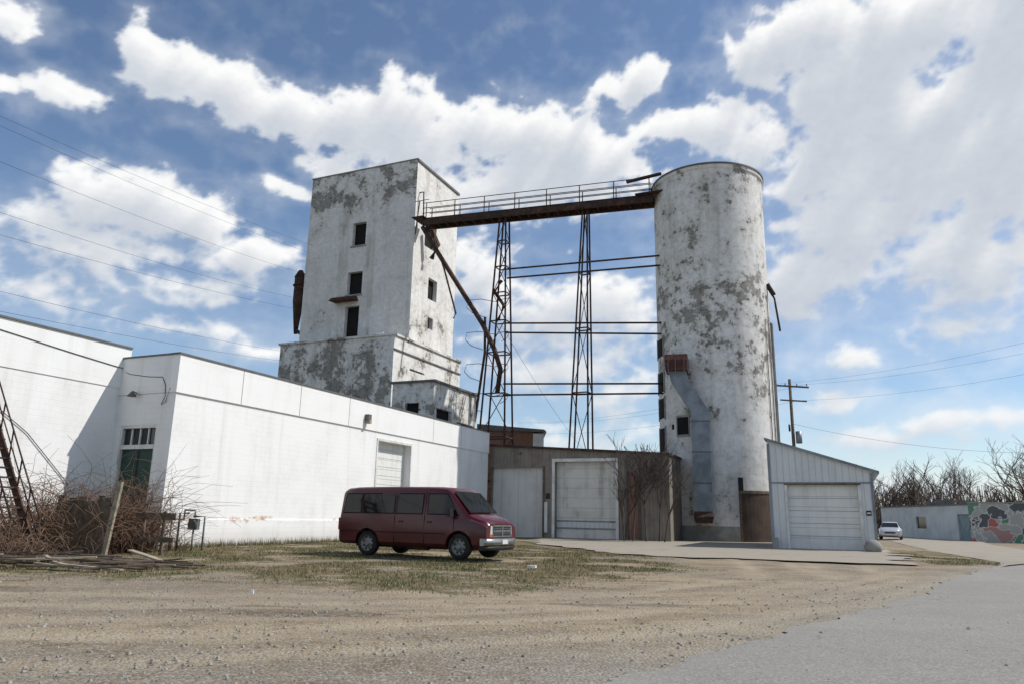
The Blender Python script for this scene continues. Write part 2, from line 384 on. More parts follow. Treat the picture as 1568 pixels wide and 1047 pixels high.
Bf.box(mb,.8,2.47,3.35,3.5,-.2,-.03,'white'); Bf.box(mb,.8,2.47,3.5,4.1,-.2,-.16,'glass')
for s_ in (1.2,1.62,2.04): Bf.box(mb,s_,s_+.05,3.5,4.1,-.16,-.1,'white')
Bf.box(mb,1.6,1.66,.0,3.35,-.14,-.125,'black')
mb.obj('green_door',e)
mb=MB()
A.box(mb,11.5,11.75,5.75,6.05,.06,.3,'coping'); A.box(mb,11.53,11.72,5.6,5.78,.12,.34,'paleboard')
mb.tube(Bf.p(1.9,5.35,.0),Bf.p(1.9,5.42,.25),.02,'black'); mb.tube(Bf.p(1.9,5.4,.25),Bf.p(1.9,5.22,.25),.05,'coping',10,.17)
mb.poly([Bf.p(2.9,6.3,.03),Bf.p(2.4,6.1,.05),Bf.p(1.4,5.95,.05),Bf.p(.7,5.9,.06),Bf.p(.5,5.6,.06),Bf.p(.45,5.2,.06),Bf.p(.6,4.9,.06),Bf.p(.4,5.0,.06),Bf.p(.25,5.5,.06)],.014,'wire',5)
mb.obj('wall_lamps_and_cable',e)

e=top('white_block_building')
J=Vector((K[0],K[1],0))-D2*2.87
C=Fr((J.x,J.y),D1,D2)
mb=MB(); C.box(mb,-16,-.0,-.3,5.6,-10,0,'block'); C.box(mb,-16,.0,5.602,7.14,-10,.03,'block_upper'); C.box(mb,-16,.25,7.14,7.20,-10,.08,'coping')
C.box(mb,0.0,.25,6.79,7.139,-10,.03,'block_upper')
mb.obj('walls',e)
mb=MB(); mb.poly([C.p(-8,6.9,.05),C.p(-4.8,6.75,.05),C.p(-2,6.5,.05),C.p(-.05,6.35,.05)],.014,'wire',5)
mb.poly([C.p(-6,5.4,.04),C.p(-3.2,3.6,.04),C.p(-1.8,2.3,.04),C.p(-1.5,2.0,.04)],.014,'wire',5)
C.box(mb,-4.35,-4.05,3.5,3.9,0,.14,'white'); mb.tube(C.p(-4.2,3.3,.08),C.p(-4.2,2.6,.08),.03,'galv')
mb.obj('conduit_and_box',e)

# ------------------------------------------------------------------ elevator tower
KU=1.135; ZU=-.169  # enlarges tower, silo and catwalk about the camera point
TF=Fr((-8.50,59.02),D2,-D1,KU,ZU); TR=Fr((-8.50,59.02),D1,D2,KU,ZU)
e=top('grain_elevator_tower')
mb=MB()
TF.wall(mb,-9.95,0,12,27.75,[(-5.6,-4.36,21.4,23.3),(-5.76,-4.41,17.44,19.27),(-5.77,-4.5,14.0,16.54)],'tower',.35)
mb.obj('front_wall',e)
mb=MB()
TR.wall(mb,0,6.69,12,27.75,[(1.55,3.3,21.3,23.3),(2.4,3.75,17.3,19.0),(2.6,3.35,15.0,15.9)],'side',.35)
mb.face([TR.p(6.69,12),TR.p(6.69,12,-9.95),TR.p(6.69,27.75,-9.95),TR.p(6.69,27.75)],'tower')
mb.face([TR.p(0,12,-9.95),TR.p(6.69,12,-9.95),TR.p(6.69,27.75,-9.95),TR.p(0,27.75,-9.95)],'side')
mb.obj('side_walls',e)
mb=MB(); TF.box(mb,-10.0,.06,27.75,27.84,-6.75,.06,'conc'); TR.box(mb,-.02,6.8,27.6,27.76,0,.1,'coping'); mb.obj('roof',e)
mb=MB()
mb.box8([TF.p(-6.75,16.9,0),TF.p(-4.62,16.9,0),TF.p(-4.7,16.8,1.1),TF.p(-6.6,16.8,1.1),TF.p(-6.6,17.3,0),TF.p(-4.8,17.3,0),TF.p(-5.0,16.98,1.1),TF.p(-6.3,16.98,1.1)],'rust2')
TF.box(mb,-5.7,-4.26,21.28,21.4,0,.08,'conc'); TF.box(mb,-5.86,-4.31,17.32,17.44,0,.08,'conc')
mb.obj('window_canopy',e)
LF=Fr((-9.26,56.46),D2,-D1,KU,ZU); LR=Fr((-9.26,56.46),D1,D2,KU,ZU)
mb=MB()
LF.wall(mb,-9.95,0,-.3,13.3,[],'base'); LR.wall(mb,0,9.9,-.3,13.3,[(2.2,4.3,11.25,11.4)],'side',.2)
mb.face([LR.p(9.9,0),LR.p(9.9,0,-9.95),LR.p(9.9,13.3,-9.95),LR.p(9.9,13.3)],'base')
mb.face([LR.p(0,0,-9.95),LR.p(9.9,0,-9.95),LR.p(9.9,13.3,-9.95),LR.p(0,13.3,-9.95)],'base')
LF.box(mb,-10.05,.12,13.3,13.45,-10,.12,'base'); LR.box(mb,0,9.9,12.3,12.40,0,.08,'coping')
mb.obj('lower_block',e)
mb=MB()
TF.box(mb,-2.9,-1.6,13.5,14.0,.0,.9,'base')
mb.poly([TR.p(.5,25.2,.0),TR.p(.5,25.2,.35),TR.p(.6,22.5,.4)],.06,'rust',6)
mb.poly([TR.p(1.4,22.6,.6),TR.p(1.9,21.3,1.0),TR.p(1.7,20.2,.6)],.22,'rust',8)
mb.obj('spout_fittings',e)
mb=MB(); cx,cy=-20.0,66.2
zc=lambda z: z*KU+ZU
def ringc(r,z,n=16): return [(cx+r*math.cos(2*math.pi*i/n),cy+r*math.sin(2*math.pi*i/n),zc(z)) for i in range(n)]
mb.grid([ringc(.40,20.3),ringc(.5,20.1),ringc(.5,18.0),ringc(.16,15.3)],'rust',True,True,True)
mb.grid([ringc(.62,19.35),ringc(.62,19.42)],'rust',True,True,True); mb.grid([ringc(.55,20.1),ringc(.2,20.7)],'rust',True,True,True)
mb.beam((cx,cy,zc(20.2)),(-18.2,65.5,zc(20.3)),.3,.3,'rust'); mb.beam((cx,cy,zc(18.8)),(-18.2,65.5,zc(18.8)),.2,.2,'rust'); mb.beam((cx,cy,zc(15.6)),(-18.2,65.5,zc(14.6)),.3,.3,'rust')
mb.obj('dust_cyclone',e)

e=top('elevator_annex_shed')
AF=Fr((-5.26,49.7),D2,-D1,1.08,-.1); AR=Fr((-5.26,49.7),D1,D2,1.08,-.1)
mb=MB(); AF.wall(mb,-3.06,0,5.5,9.45,[(-2.05,-1.05,7.35,8.15)],'annex',.25)
AR.wall(mb,0,6.08,5.5,9.45,[(.45,2.5,7.0,7.85),(3.2,5.6,6.9,7.3)],'annex',.25)
mb.face([AF.p(-3.06,5.5,-6.0),AF.p(0,5.5,-6.0),AF.p(0,9.44,-6.0),AF.p(-3.06,9.44,-6.0)],'annex')
mb.face([AF.p(-3.06,5.5,0),AF.p(-3.06,5.5,-6.08),AF.p(-3.06,9.45,-6.08),AF.p(-3.06,9.45,0)],'annex')
mb.obj('walls',e)
mb=MB(); AF.box(mb,-3.2,.15,9.45,9.58,-6.2,.15,'coping'); mb.obj('roof',e)

e=top('rusty_corrugated_shed')
mb=MB(); mb.box((-2.5,60,-.2),(1.85,65,8.0),'tank'); mb.box((1.86,59.98,-.2),(2.73,65,7.85),'white'); mb.obj('walls',e)
mb=MB(); mb.box8([(-2.7,59.7,8.0),(2.95,59.7,7.95),(2.95,65,7.95),(-2.7,65,8.0),(-2.7,59.7,8.5),(2.75,59.7,8.15),(2.75,65,8.15),(-2.7,65,8.5)],'coping'); mb.obj('roof',e)

# ------------------------------------------------------------------ garage row
N=(-1.29,50.23)
RF=Fr(N,D2,-D1)
e=top('garage_row')
tf=lambda s: 5.85-.065*s
mb=MB()
RF.wall(mb,0,12.0,-.3,5.0,[(.15,3.8,-.2,4.4,'rollup_grey',.25),(4.63,8.65,-.2,4.75,'rollup_old',.35)],'grey_siding',topf=tf)
mb.face([RF.p(12,-.3,0),RF.p(12,-.3,-4.4),RF.p(12,tf(12),-4.4),RF.p(12,tf(12),0)],'grey_siding')
mb.face([RF.p(0,-.3,-4.4),RF.p(12,-.3,-4.4),RF.p(12,tf(12),-4.4),RF.p(0,tf(0),-4.4)],'grey_siding')
mb.obj('walls',e)
mb=MB()
mb.box8([RF.p(-.1,tf(0),-4.5),RF.p(12.1,tf(12),-4.5),RF.p(12.1,tf(12),.2),RF.p(-.1,tf(0),.2),RF.p(-.1,tf(0)+.14,-4.5),RF.p(12.1,tf(12)+.14,-4.5),RF.p(12.1,tf(12)+.14,.2),RF.p(-.1,tf(0)+.14,.2)],'rust')
mb.obj('roof',e)
mb=MB()
for a,b_ in ((.03,.15),(3.8,3.92),(4.45,4.63),(8.65,8.83)): RF.box(mb,a,b_,-.2,4.5 if a<4 else 4.85,0,.07,'wood' if a<4 else 'white')
RF.box(mb,4.45,8.83,4.75,4.95,.0,.09,'white'); RF.box(mb,5.0,5.25,3.95,4.6,-.34,-.32,'rollup_grey')
for zz in (.55,1.0): RF.box(mb,4.66,8.62,zz,zz+.09,-.35,-.31,'galv')
RF.box(mb,5.0,8.3,.66,.98,-.345,-.325,'garage_siding')
RF.box(mb,9.3,9.42,-.2,5.1,.0,.1,'coping'); RF.box(mb,10.1,10.2,-.2,5.0,.0,.08,'wood'); RF.box(mb,9.45,10.05,.1,4.0,.0,.03,'tank')
RF.box(mb,4.02,4.3,2.4,2.75,0,.02,'black'); RF.box(mb,3.95,4.15,.3,2.2,.0,.1,'white')
mb.tube(RF.p(2.2,5.35,.0),RF.p(2.2,5.3,.4),.05,'coping',8,.12)
mb.obj('door_frames',e)

# ------------------------------------------------------------------ silo
e=top('grain_silo')
SC=Vector((14.3,51.0,0)); R0=3.88
FA=Vector((-.27,-.963,0)).normalized(); RI=Vector((.963,-.27,0)).normalized()
def sp(phi,r,z): a=math.radians(phi); return SC+(FA*math.cos(a)+RI*math.sin(a))*r+Z*zc(z)
mb=MB(); zs=[-.3,2,4,6,8,10,12,14,16,18,20,22.35]
mb.grid([[sp(360*i/96,R0,z) for i in range(96)] for z in zs],'silo')
mb.obj('silo_wall',e)
mb=MB()
mb.grid([[sp(360*i/96,r,z) for i in range(96)] for r,z in ((R0,22.2),(R0+.10,22.3),(R0+.10,22.5),(R0+.02,22.5))],'silo',sm=False)
mb.grid([[sp(360*i/96,r,z) for i in range(96)] for r,z in ((R0+.16,22.5),(R0+.16,22.6),(R0-.4,22.75),(.1,23.0))],'coping',True,True,True,sm=False)
mb.obj('roof_rim',e)
def patch(mb,p0,p1,z0,z1,k,t1=.03,n=6):
    for i in range(n):
        a=p0+(p1-p0)*i/n; b_=p0+(p1-p0)*(i+1)/n
        mb.box8([sp(a,R0-.05,z0),sp(b_,R0-.05,z0),sp(b_,R0+t1,z0),sp(a,R0+t1,z0),sp(a,R0-.05,z1),sp(b_,R0-.05,z1),sp(b_,R0+t1,z1),sp(a,R0+t1,z1)],k)
mb=MB()
patch(mb,-40,-27,6.05,7.05,'dark',t1=.02); patch(mb,-41,-40,5.95,7.15,'conc',t1=.06,n=1);patch(mb,-27,-26,5.95,7.15,'conc',t1=.06,n=1);patch(mb,-40,-27,5.93,6.05,'conc',t1=.08,n=3);patch(mb,-40,-27,7.05,7.17,'conc',t1=.06,n=3)  # dark panels lie on the shell, painted to read as unlit openings
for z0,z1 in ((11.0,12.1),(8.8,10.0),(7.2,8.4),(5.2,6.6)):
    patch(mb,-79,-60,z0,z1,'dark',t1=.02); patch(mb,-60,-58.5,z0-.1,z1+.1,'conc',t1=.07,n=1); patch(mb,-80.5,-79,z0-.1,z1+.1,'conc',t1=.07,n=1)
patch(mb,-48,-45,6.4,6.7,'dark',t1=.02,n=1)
mb.obj('windows',e)
mb=MB(); patch(mb,19,53,-.2,2.75,'brown_door',t1=.06,n=8); patch(mb,17,19,-.2,2.9,'wood',t1=.1,n=1); patch(mb,19,53,2.75,2.9,'wood',t1=.1,n=6)
patch(mb,17,21,2.9,3.6,'black',t1=.12,n=1); mb.obj('brown_door',e)
mb=MB(); patch(mb,-75,17,-.2,.95,'conc',t1=.012,n=40); mb.obj('base_band',e)
mb=MB()
def ductring(c,w,d,z,f=FA,r=RI): return [c-r*w/2+f*d/2+Z*zc(z),c+r*w/2+f*d/2+Z*zc(z),c+r*w/2-f*d/2+Z*zc(z),c-r*w/2-f*d/2+Z*zc(z)]
c1=Vector((12.12,46.95,0)); c0=Vector((10.85,47.3,0))
mb.grid([ductring(c1,1.12,.9,1.7),ductring(c1,1.12,.9,7.2),ductring(c0+RI*.15,1.12,.9,8.9),ductring(c0,1.12,.9,9.5)],'galv',True,True,True,False)
mb.grid([ductring(c1,1.12,.9,1.72),ductring(c1+FA*.25,1.2,1.0,1.45),ductring(c1+FA*.45,1.0,.5,1.1)],'rust',True,False,False,False)
for z in (3.2,4.9,6.6): mb.grid([ductring(c1,1.17,.95,z),ductring(c1,1.17,.95,z+.06)],'coping',True,True,True,False)
mb.grid([ductring(c0-RI*.05,1.35,1.6,9.5),ductring(c0-RI*.05-FA*.2,1.45,2.0,10.1),ductring(c0-RI*.05-FA*.3,1.45,1.8,10.45)],'rust2',True,True,True,False)
for dx in (-.55,-.1,.45): mb.beam(c0+RI*dx+FA*.84+Z*zc(9.3),c0+RI*dx+FA*.8+Z*zc(10.2),.07,.05,'coping')
mb.obj('grey_duct',e)
mb=MB()
mb.poly([sp(80,R0+.02,13.0),sp(80,R0+.12,12.9),sp(80,R0+.12,5.0)],.10,'conc',8)
mb.poly([sp(80,R0+.1,15.2),sp(86,R0+.4,14.6),sp(88,R0+.45,14.2),sp(90,R0+.65,12.6)],.07,'rust',6)
mb.poly([sp(76,R0+.02,15.4),sp(80,R0+.4,14.7)],.16,'rust',6)
for ph in (62,70): mb.tube(sp(ph,R0+.06,5.5),sp(ph,R0+.06,13.0 if ph<65 else 14.5),.03,'coping')
mb.obj('side_pipes',e)

# ------------------------------------------------------------------ catwalk
e=top('steel_catwalk')
CW=Fr((-6.58,58.17),D2,-D1,KU,ZU)
def cz(s): return 22.0-.052*s
mb=MB()
for t_ in (-.5,.5):
    mb.beam(CW.p(-.9,cz(-.9)+.25,t_),CW.p(16.3,cz(16.3)+.25,t_),.1,.5,'rust')
    mb.beam(CW.p(-.9,cz(-.9)+.48,t_),CW.p(16.3,cz(16.3)+.48,t_),.2,.03,'rust'); mb.beam(CW.p(-.9,cz(-.9)+.01,t_),CW.p(16.3,cz(16.3)+.01,t_),.2,.03,'rust')
mb.beam(CW.p(-.9,cz(-.9)+.52,0),CW.p(17,cz(17)+.52,0),1.05,.03,'wood')
for i in range(24):
    s_=-.5+i*.72; mb.beam(CW.p(s_,cz(s_)+.1,-.5),CW.p(s_,cz(s_)+.1,.5),.06,.1,'rust')
mb.obj('deck',e)
mb=MB()
for t_ in (-.52,.52):
    for h in (.55,.95,1.35):
        mb.tube(CW.p(-.9,cz(-.9)+.35+h,t_),CW.p(16.2,cz(16.2)+.35+h,t_),.034,'rust',5)
    for i in range(8):
        s_=-.7+i*2.38+(.12 if t_>0 else 0); mb.tube(CW.p(s_,cz(s_)+.4,t_),CW.p(s_,cz(s_)+1.72,t_),.042,'rust',5)
mb.obj('railing',e)
mb=MB()
for s0,s1 in ((-1.6,-.6),(15.2,17.0)):
    CWz=cz((s0+s1)/2)+.5; CW.box(mb,s0,s1,CWz,CWz+.05,-.9,.9,'rust')
mb.beam(CW.p(14.6,22.75,.6),CW.p(16.9,22.95,.6),.25,.16,'rust')
mb.tube(CW.p(-1.2,24.0,.5),CW.p(-1.2,21.2,.9),.05,'rust'); mb.tube(CW.p(-1.6,24.0,.5),CW.p(-.4,24.0,.5),.03,'rust')
mb.obj('end_platforms',e)
def lattice(name,ct,cb,zt,h0,h1,d0,d1,levels,leg=.12):
    mb=MB()
    def P(i,j,z):
        f=(zt-z)/zt; c=ct+(cb-ct)*f; h=h0+(h1-h0)*f; d=d0+(d1-d0)*f
        return CW.p(c+i*h,z,j*d)
    for i in (-1,1):
        for j in (-1,1): mb.beam(P(i,j,-.2),P(i,j,zt),leg,leg,'rust')
    for n_,(a,b_) in enumerate(zip(levels,levels[1:])):
        for j in (-1,1):
            mb.beam(P(-1,j,a),P(1,j,a),.07,.09,'rust')
            if (n_+(j>0))%2: mb.beam(P(-1,j,a),P(1,j,b_),.05,.05,'rust')
            else: mb.beam(P(1,j,a),P(-1,j,b_),.05,.05,'rust')
        for i in (-1,1): mb.beam(P(i,-1,a),P(i,1,a),.06,.08,'rust')
    mb.obj(name,e)
lattice('lattice_support',5.57,5.2,21.9,.22,1.2,.3,.8,[.5,3.5,6.3,9.2,12,14.2,16.2,18.1,20,21.8],.14)
lattice('lattice_support_east',11.6,11.1,21.5,.16,.78,.22,.6,[.5,4.8,9,13.2,17,21.3])
mb=MB()
for z0,z1,s0 in ((17.85,17.5,6.0),(17.2,16.85,6.0),(14.0,13.1,5.9),(13.35,12.4,5.9),(9.85,9.3,5.9),(9.1,8.7,5.9)):
    mb.tube(CW.p(s0,z0,.3),CW.p(16.6,z1,.3),.07,'rust',6)
mb.obj('tie_pipes',e)
mb=MB()
mb.poly([CW.p(-.9,21.9,.4),CW.p(.6,19.6,.5),CW.p(4.39,13.97,.6),CW.p(5.3,12.2,.6),CW.p(5.8,10.8,.6),CW.p(5.6,9.2,.6)],.19,'rust',10)
mb.poly([CW.p(-.4,21.3,-.4),CW.p(.6,18.8,-.4),CW.p(1.73,15.25,-.4),CW.p(1.55,14.9,-.4)],.08,'rust',6)
mb.poly([CW.p(4.5,14.5,.5),CW.p(4.6,12,.6),CW.p(3.9,6.5,.6),CW.p(3.8,0,.6)],.10,'rust',8)
mb.poly([CW.p(5.7,17.0,.5),CW.p(5.2,16.2,.6),CW.p(5.9,15.2,.5),CW.p(5.5,14.2,.5)],.14,'rust2',8)
mb.obj('grain_chute',e)
mb=MB()
for z in (15.5,13.2,11.0,9.0):
    for sg in (-1,1):
        c=5.35
        pts=[CW.p(c,z,.5),CW.p(c+sg*1.1,z+.25,.7),CW.p(c+sg*(1.9+.2*rnd()),z+.2,.9),CW.p(c+sg*(2.1),z-.3,.9),CW.p(c+sg*1.7,z-.7,.8),CW.p(c+sg*.9,z-1.0,.6)]
        if sg==1: pts=[p*.5+pts[0]*.5 for p in pts]
        mb.poly(pts,.024,'rust',4)
mb.obj('cable_hooks',e)

# ------------------------------------------------------------------ right garage
e=top('shed_roof_garage')
GF=Fr((13.07,37.66),D2,-D1)
tg=lambda s: 5.25-.335*s
mb=MB()
GF.wall(mb,0,4.68,-.3,3.4,[(.82,4.02,-.2,3.04,'rollup',.22)],'garage_siding',topf=tg)
mb.face([GF.p(0,-.3,0),GF.p(0,-.3,-9),GF.p(0,tg(0),-9),GF.p(0,tg(0),0)],'garage_siding'); mb.face([GF.p(4.68,-.3,0),GF.p(4.68,-.3,-9),GF.p(4.68,tg(4.68),-9),GF.p(4.68,tg(4.68),0)],'garage_siding')
mb.face([GF.p(0,-.3,-9),GF.p(4.68,-.3,-9),GF.p(4.68,tg(4.68),-9),GF.p(0,tg(0),-9)],'garage_siding')
mb.obj('walls',e)
mb=MB(); mb.box8([GF.p(-.12,tg(-.12),-9.2),GF.p(5.0,tg(5.0),-9.2),GF.p(5.0,tg(5.0),.2),GF.p(-.12,tg(-.12),.2),GF.p(-.12,tg(-.12)+.12,-9.2),GF.p(5.0,tg(5.0)+.12,-9.2),GF.p(5.0,tg(5.0)+.12,.2),GF.p(-.12,tg(-.12)+.12,.2)],'galv'); mb.obj('roof',e)
mb=MB()
GF.box(mb,-.02,4.7,3.12,3.18,0,.04,'galv'); GF.box(mb,.7,.82,-.2,3.04,0,.06,'white'); GF.box(mb,4.02,4.14,-.2,3.04,0,.06,'white'); GF.box(mb,.7,4.14,3.04,3.118,0,.065,'wood')
for zz in (.6,1.2,1.8,2.4): GF.box(mb,.84,4.0,zz,zz+.02,-.22,-.21,'galv')
GF.box(mb,4.3,4.52,1.62,1.85,0,.03,'black'); GF.box(mb,4.33,4.49,1.7,1.77,.03,.034,'white'); GF.box(mb,-.03,.08,-.2,5.1,0,.05,'galv'); GF.box(mb,4.6,4.71,-.2,3.6,0,.05,'galv')
GF.box(mb,.02,.3,-.1,.5,.3,.4,'conc')
mb.obj('trim',e)
mb=MB(); rings=[]; bx=GF.p(4.45,0,.55)
for i in range(7):
    f=i/6; r=.42*math.sin(math.pi*(.12+.86*f))
    rings.append([bx+Vector((r*math.cos(a*.628)*(1+.15*nz(a,i,1.3))*.95,r*math.sin(a*.628)*.8,.62*(1-math.cos(math.pi*f))/2*1.0-.08)) for a in range(10)])
mb.grid(rings,'conc',True,True,True); mb.obj('boulder')

# ------------------------------------------------------------------ far right
e=top('low_block_building')
a=Vector((38.9,62.8,0)); dq=Vector((1.3,17.6,0)).normalized(); nq=Vector((-dq.y,dq.x,0)); FB=Fr((a.x,a.y),dq,nq)
M['farwall']=simple('pale_blue_paint',(.56,.60,.62),.8,scale=.7,var=.2); M['farroof']=simple('far_white_roof',(.6,.62,.64),.6)
M['bluedoor']=simple('blue_grey_door',(.22,.30,.33),.6)
mb=MB(); FB.wall(mb,0,19,-.3,2.95,[(1.2,3.2,-.1,2.2,'bluedoor',.15),(9,11,.9,2.0,'glass',.12)],'farwall'); FB.box(mb,0,19,2.95,3.05,-9,.1,'coping')
for s_,w in ((3,.35),(7,.5),(9.5,.35)): FB.box(mb,s_,s_+w*3,3.05,3.05+w,-1.6,-.8,'coping')
mb.obj('walls',e)
m,t,b,co=newmat('graffiti_paint',.7,0,.2)
wp=t.vm('ADD',co,t.vm('MULTIPLY',t.noise(co,.6,3,.5,'Color'),(3,3,3)).outputs[0]).outputs[0]
v=t.n('ShaderNodeTexVoronoi',{'Vector':wp,'Scale':.9}); hs=t.n('ShaderNodeSeparateColor',{0:v.outputs['Color']}).outputs
c=t.mix(t.ramp(hs[0],.5,.55),(.36,.36,.34),(.12,.24,.16)); c=t.mix(t.ramp(hs[1],.80,.83),c,(.42,.13,.11)); c=t.mix(t.ramp(hs[2],.8,.82),c,(.10,.11,.12))
ed=t.n('ShaderNodeTexVoronoi',{'Vector':wp,'Scale':.9},feature='DISTANCE_TO_EDGE').outputs['Distance']
c=t.mix(t.ramp(ed,.02,.05,1,0),c,(.5,.5,.48)); setc(t,b,c); M['graffiti']=m
mb=MB(); gw=Fr((38.2,62.6),Vector((3.7,-1.0,0)).normalized(),Vector((-1.0,-3.7,0)).normalized()); gw.box(mb,0,22,-.3,3.1,-.3,0,'graffiti'); gw.box(mb,-.05,22,3.1,3.2,-.35,.05,'conc'); mb.obj('graffiti_wall')

e=top('utility_pole')
mb=MB(); px,py=28.75,75
mb.tube((px,py,-.2),(px,py,15.6),.2,'wood',10,.14); mb.beam((27.1,py-.2,14.9),(30.6,py-.2,14.75),.14,.16,'wood'); mb.beam((27.6,py-.2,13.4),(30.3,py-.2,13.3),.12,.14,'wood')
for x in (27.3,28.2,29.4,30.4): mb.tube((x,py-.2,14.9),(x,py-.2,15.15),.06,'galv')
mb.tube((px+.45,py-.3,9.0),(px+.45,py-.3,10.2),.3,'galv',12); mb.tube((px-.4,py-.2,10.2),(px-.4,py-.2,10.9),.1,'black')
mb.obj('pole',e)
def sag(p0,p1,s,n=14):
    p0=Vector(p0);p1=Vector(p1); return [p0.lerp(p1,i/n)-Z*(4*s*(i/n)*(1-i/n)) for i in range(n+1)]
e=top('power_lines')
mb=MB()
for a,b_,s_ in (((-24.9,32,20.3),(-18.7,62,25),.6),((-25.2,32,20.9),(-18.2,62,25.6),.6),((-24.2,32,16.1),(-19.9,62,21.0),.7),((-24.2,32,14.6),(-19.9,62,19.6),.5),((-23.4,32,11.8),(-19.9,62,15.7),.5),((-24,32,18.2),(-19,62,23),.6),((-23,32,10.6),(-19.5,62,14.6),.4)):
    A0=Vector(a);B0=Vector(b_); d=B0-A0; mb.poly(sag(A0-d*.8,B0+d*.7,s_*2.5,30),.008,'wire',4)
for z,x in ((15.1,27.3),(15.1,30.4),(13.4,29.5)): mb.poly(sag((x,75,z),(x+8.5,48,z-1.5),.5),.007,'wire',4); mb.poly(sag((x,75,z),(x-26,120,z+1),1.0),.010,'wire',4)
mb.poly(sag((28.7,75,11),(60,78,9),1.0),.012,'wire',4)
mb.poly(sag(CW.p(5.5,14,0),(12,95,7),1.0),.015,'wire',4)
mb.obj('wires',e)

# ------------------------------------------------------------------ trees
def tree(mb,base,h,k,lv=5,r=None,spread=.5,nb=3,n=3,lean=0.0,taper=.62,trunk=.27):
    r=r or h*.018
    def rec(p,d,L,r,l):
        q=p; segs=2
        for i in range(segs):
            d=(d+Vector((random.gauss(0,.12),random.gauss(0,.12),random.gauss(0.03,.06)))).normalized(); q2=q+d*(L/segs)
            mb.poly([q,q2],[r*(1-.3*i/segs),r*(1-.3*(i+1)/segs)],k,n,True,False)
            if l<lv and i==0 and l>0:
                dd=(d+Vector((random.gauss(0,spread),random.gauss(0,spread),random.gauss(.1,.2)))).normalized(); rec(q2,dd,L*.6,r*.5,l+1)
            q=q2
        if l<lv:
            for _ in range(nb):
                dd=(d+Vector((random.gauss(0,spread),random.gauss(0,spread),random.gauss(.12,.25)))).normalized()
                rec(q,dd,L*random.uniform(.6,.85),r*taper,l+1)
    rec(Vector(base),Vector((lean,0,1)).normalized(),h*trunk,r,0)
mb=MB()
for i in range(72):
    azd=25+ 13*((i*0.618)%1.0) if i%6 else 36+14*rnd(); dist=108+50*rnd(); a=math.radians(azd)
    hh=14.0 if azd<31.4 else (8.5 if azd<34.0 else 18.0)
    tree(mb,(dist*math.sin(a),dist*math.cos(a),-.2),hh*(.65+.5*rnd())*dist/130,'twig',lv=4 if i%6==0 else 5,r=.2,spread=.45,nb=2 if i%6 else 3,taper=.64,trunk=.23)
for i in range(5200):
    azd=22+30*rnd(); dist=108+30*rnd(); a=math.radians(azd); p=Vector((dist*math.sin(a),dist*math.cos(a),0)); L=1.6+5.0*rnd()**1.6
    mb.poly([p,p+Vector((random.gauss(0,.9),random.gauss(0,.9),L))],[.09,.03],'twig',3,True,False)
mb.obj('distant_tree_row')
def sapling(name,s,t_,h,lv=4,r=.05):
    mb=MB(); tree(mb,tuple(RF.p(s,-.1,t_)),h,'bark',lv=lv,r=r,spread=.34,nb=3,n=4,taper=.66,trunk=.26); mb.obj(name)
sapling('bare_sapling',9.4,.9,6.0); sapling('bare_sapling',10.1,1.5,7.6,4,.065); sapling('bare_sapling',9.7,2.0,4.6); sapling('bare_sapling',10.9,1.6,8.4,4,.065); sapling('bare_sapling',11.5,.8,7.6,4,.06); sapling('bare_sapling',12.0,1.8,6.0)

def tangle(name,cx,cy,wx,wy,h,n,k='vine',r=.012,droop=1.0,seed=1):
    rs=random.Random(seed); mb=MB()
    for _ in range(n):
        x=cx+rs.uniform(-wx,wx); y=cy+rs.uniform(-wy,wy); p=Vector((x,y,-.05)); d=Vector((rs.gauss(0,.5),rs.gauss(0,.5),1)).normalized(); pts=[p]; hh=h*rs.uniform(.3,1.1)*(1-.35*abs(x-cx)/wx); L=hh/4.2
        for i in range(7):
            p=p+d*L; pts.append(p.copy()); d=(d+Vector((rs.gauss(0,.42),rs.gauss(0,.42),rs.gauss(-.16*droop*(i>2),.2)-.12*droop*i/3))).normalized()
        mb.poly(pts,[r*(1-.1*i) for i in range(8)],k,3,True,False)
    return mb.obj(name)
tangle('dead_vine_thicket',-13.4,22.7,1.9,.8,2.4,1000,seed=2,r=.014,droop=1.3)
tangle('dead_bush',-11.75,23.6,.75,.6,2.6,520,seed=5,droop=.7,r=.012)
tangle('dead_bush',-10.9,25.1,.35,.3,1.2,60,seed=6,droop=.5,r=.007)
mb=MB()
f0=Vector((-12.95,21.9,0)); f1=Vector((-11.45,21.6,0))
for i in range(9):
    p=f0.lerp(f1,i/8); mb.box((p.x-.09,p.y-.015,-.1),(p.x+.085,p.y+.015,1.45+.16*rnd()),'wood')
mb.box((-13.0,21.95,.5),(-11.3,22.0,.6),'wood'); mb.box((-13.0,21.95,1.3),(-11.3,22.0,1.4),'wood')
mb.beam((-11.3,21.5,-.1),(-11.15,21.6,2.0),.12,.12,'paleboard')
mb.box((-11.1,22.6,.95),(-9.9,22.65,1.15),'wood');mb.box((-11.1,22.6,.3),(-9.9,22.65,.45),'wood')
for x in (-10.9,-10.3): mb.box((x,22.65,-.1),(x+.08,22.75,1.2),'wood')
mb.obj('wooden_fence')
mb=MB()
for i in range(70):
    x=-12.6+5.0*rnd(); y=16.2+2.4*rnd(); L=.4+1.5*rnd(); a=random.gauss(.05,.45); z=.02+.18*rnd()*(1 if x<-9.5 else .3)
    d=Vector((math.cos(a),math.sin(a),random.gauss(0,.08))); p=Vector((x,y,z)); mb.beam(p-d*L/2,p+d*L/2,.05+.08*rnd(),.03,'wood' if rnd()<.65 else 'paleboard')
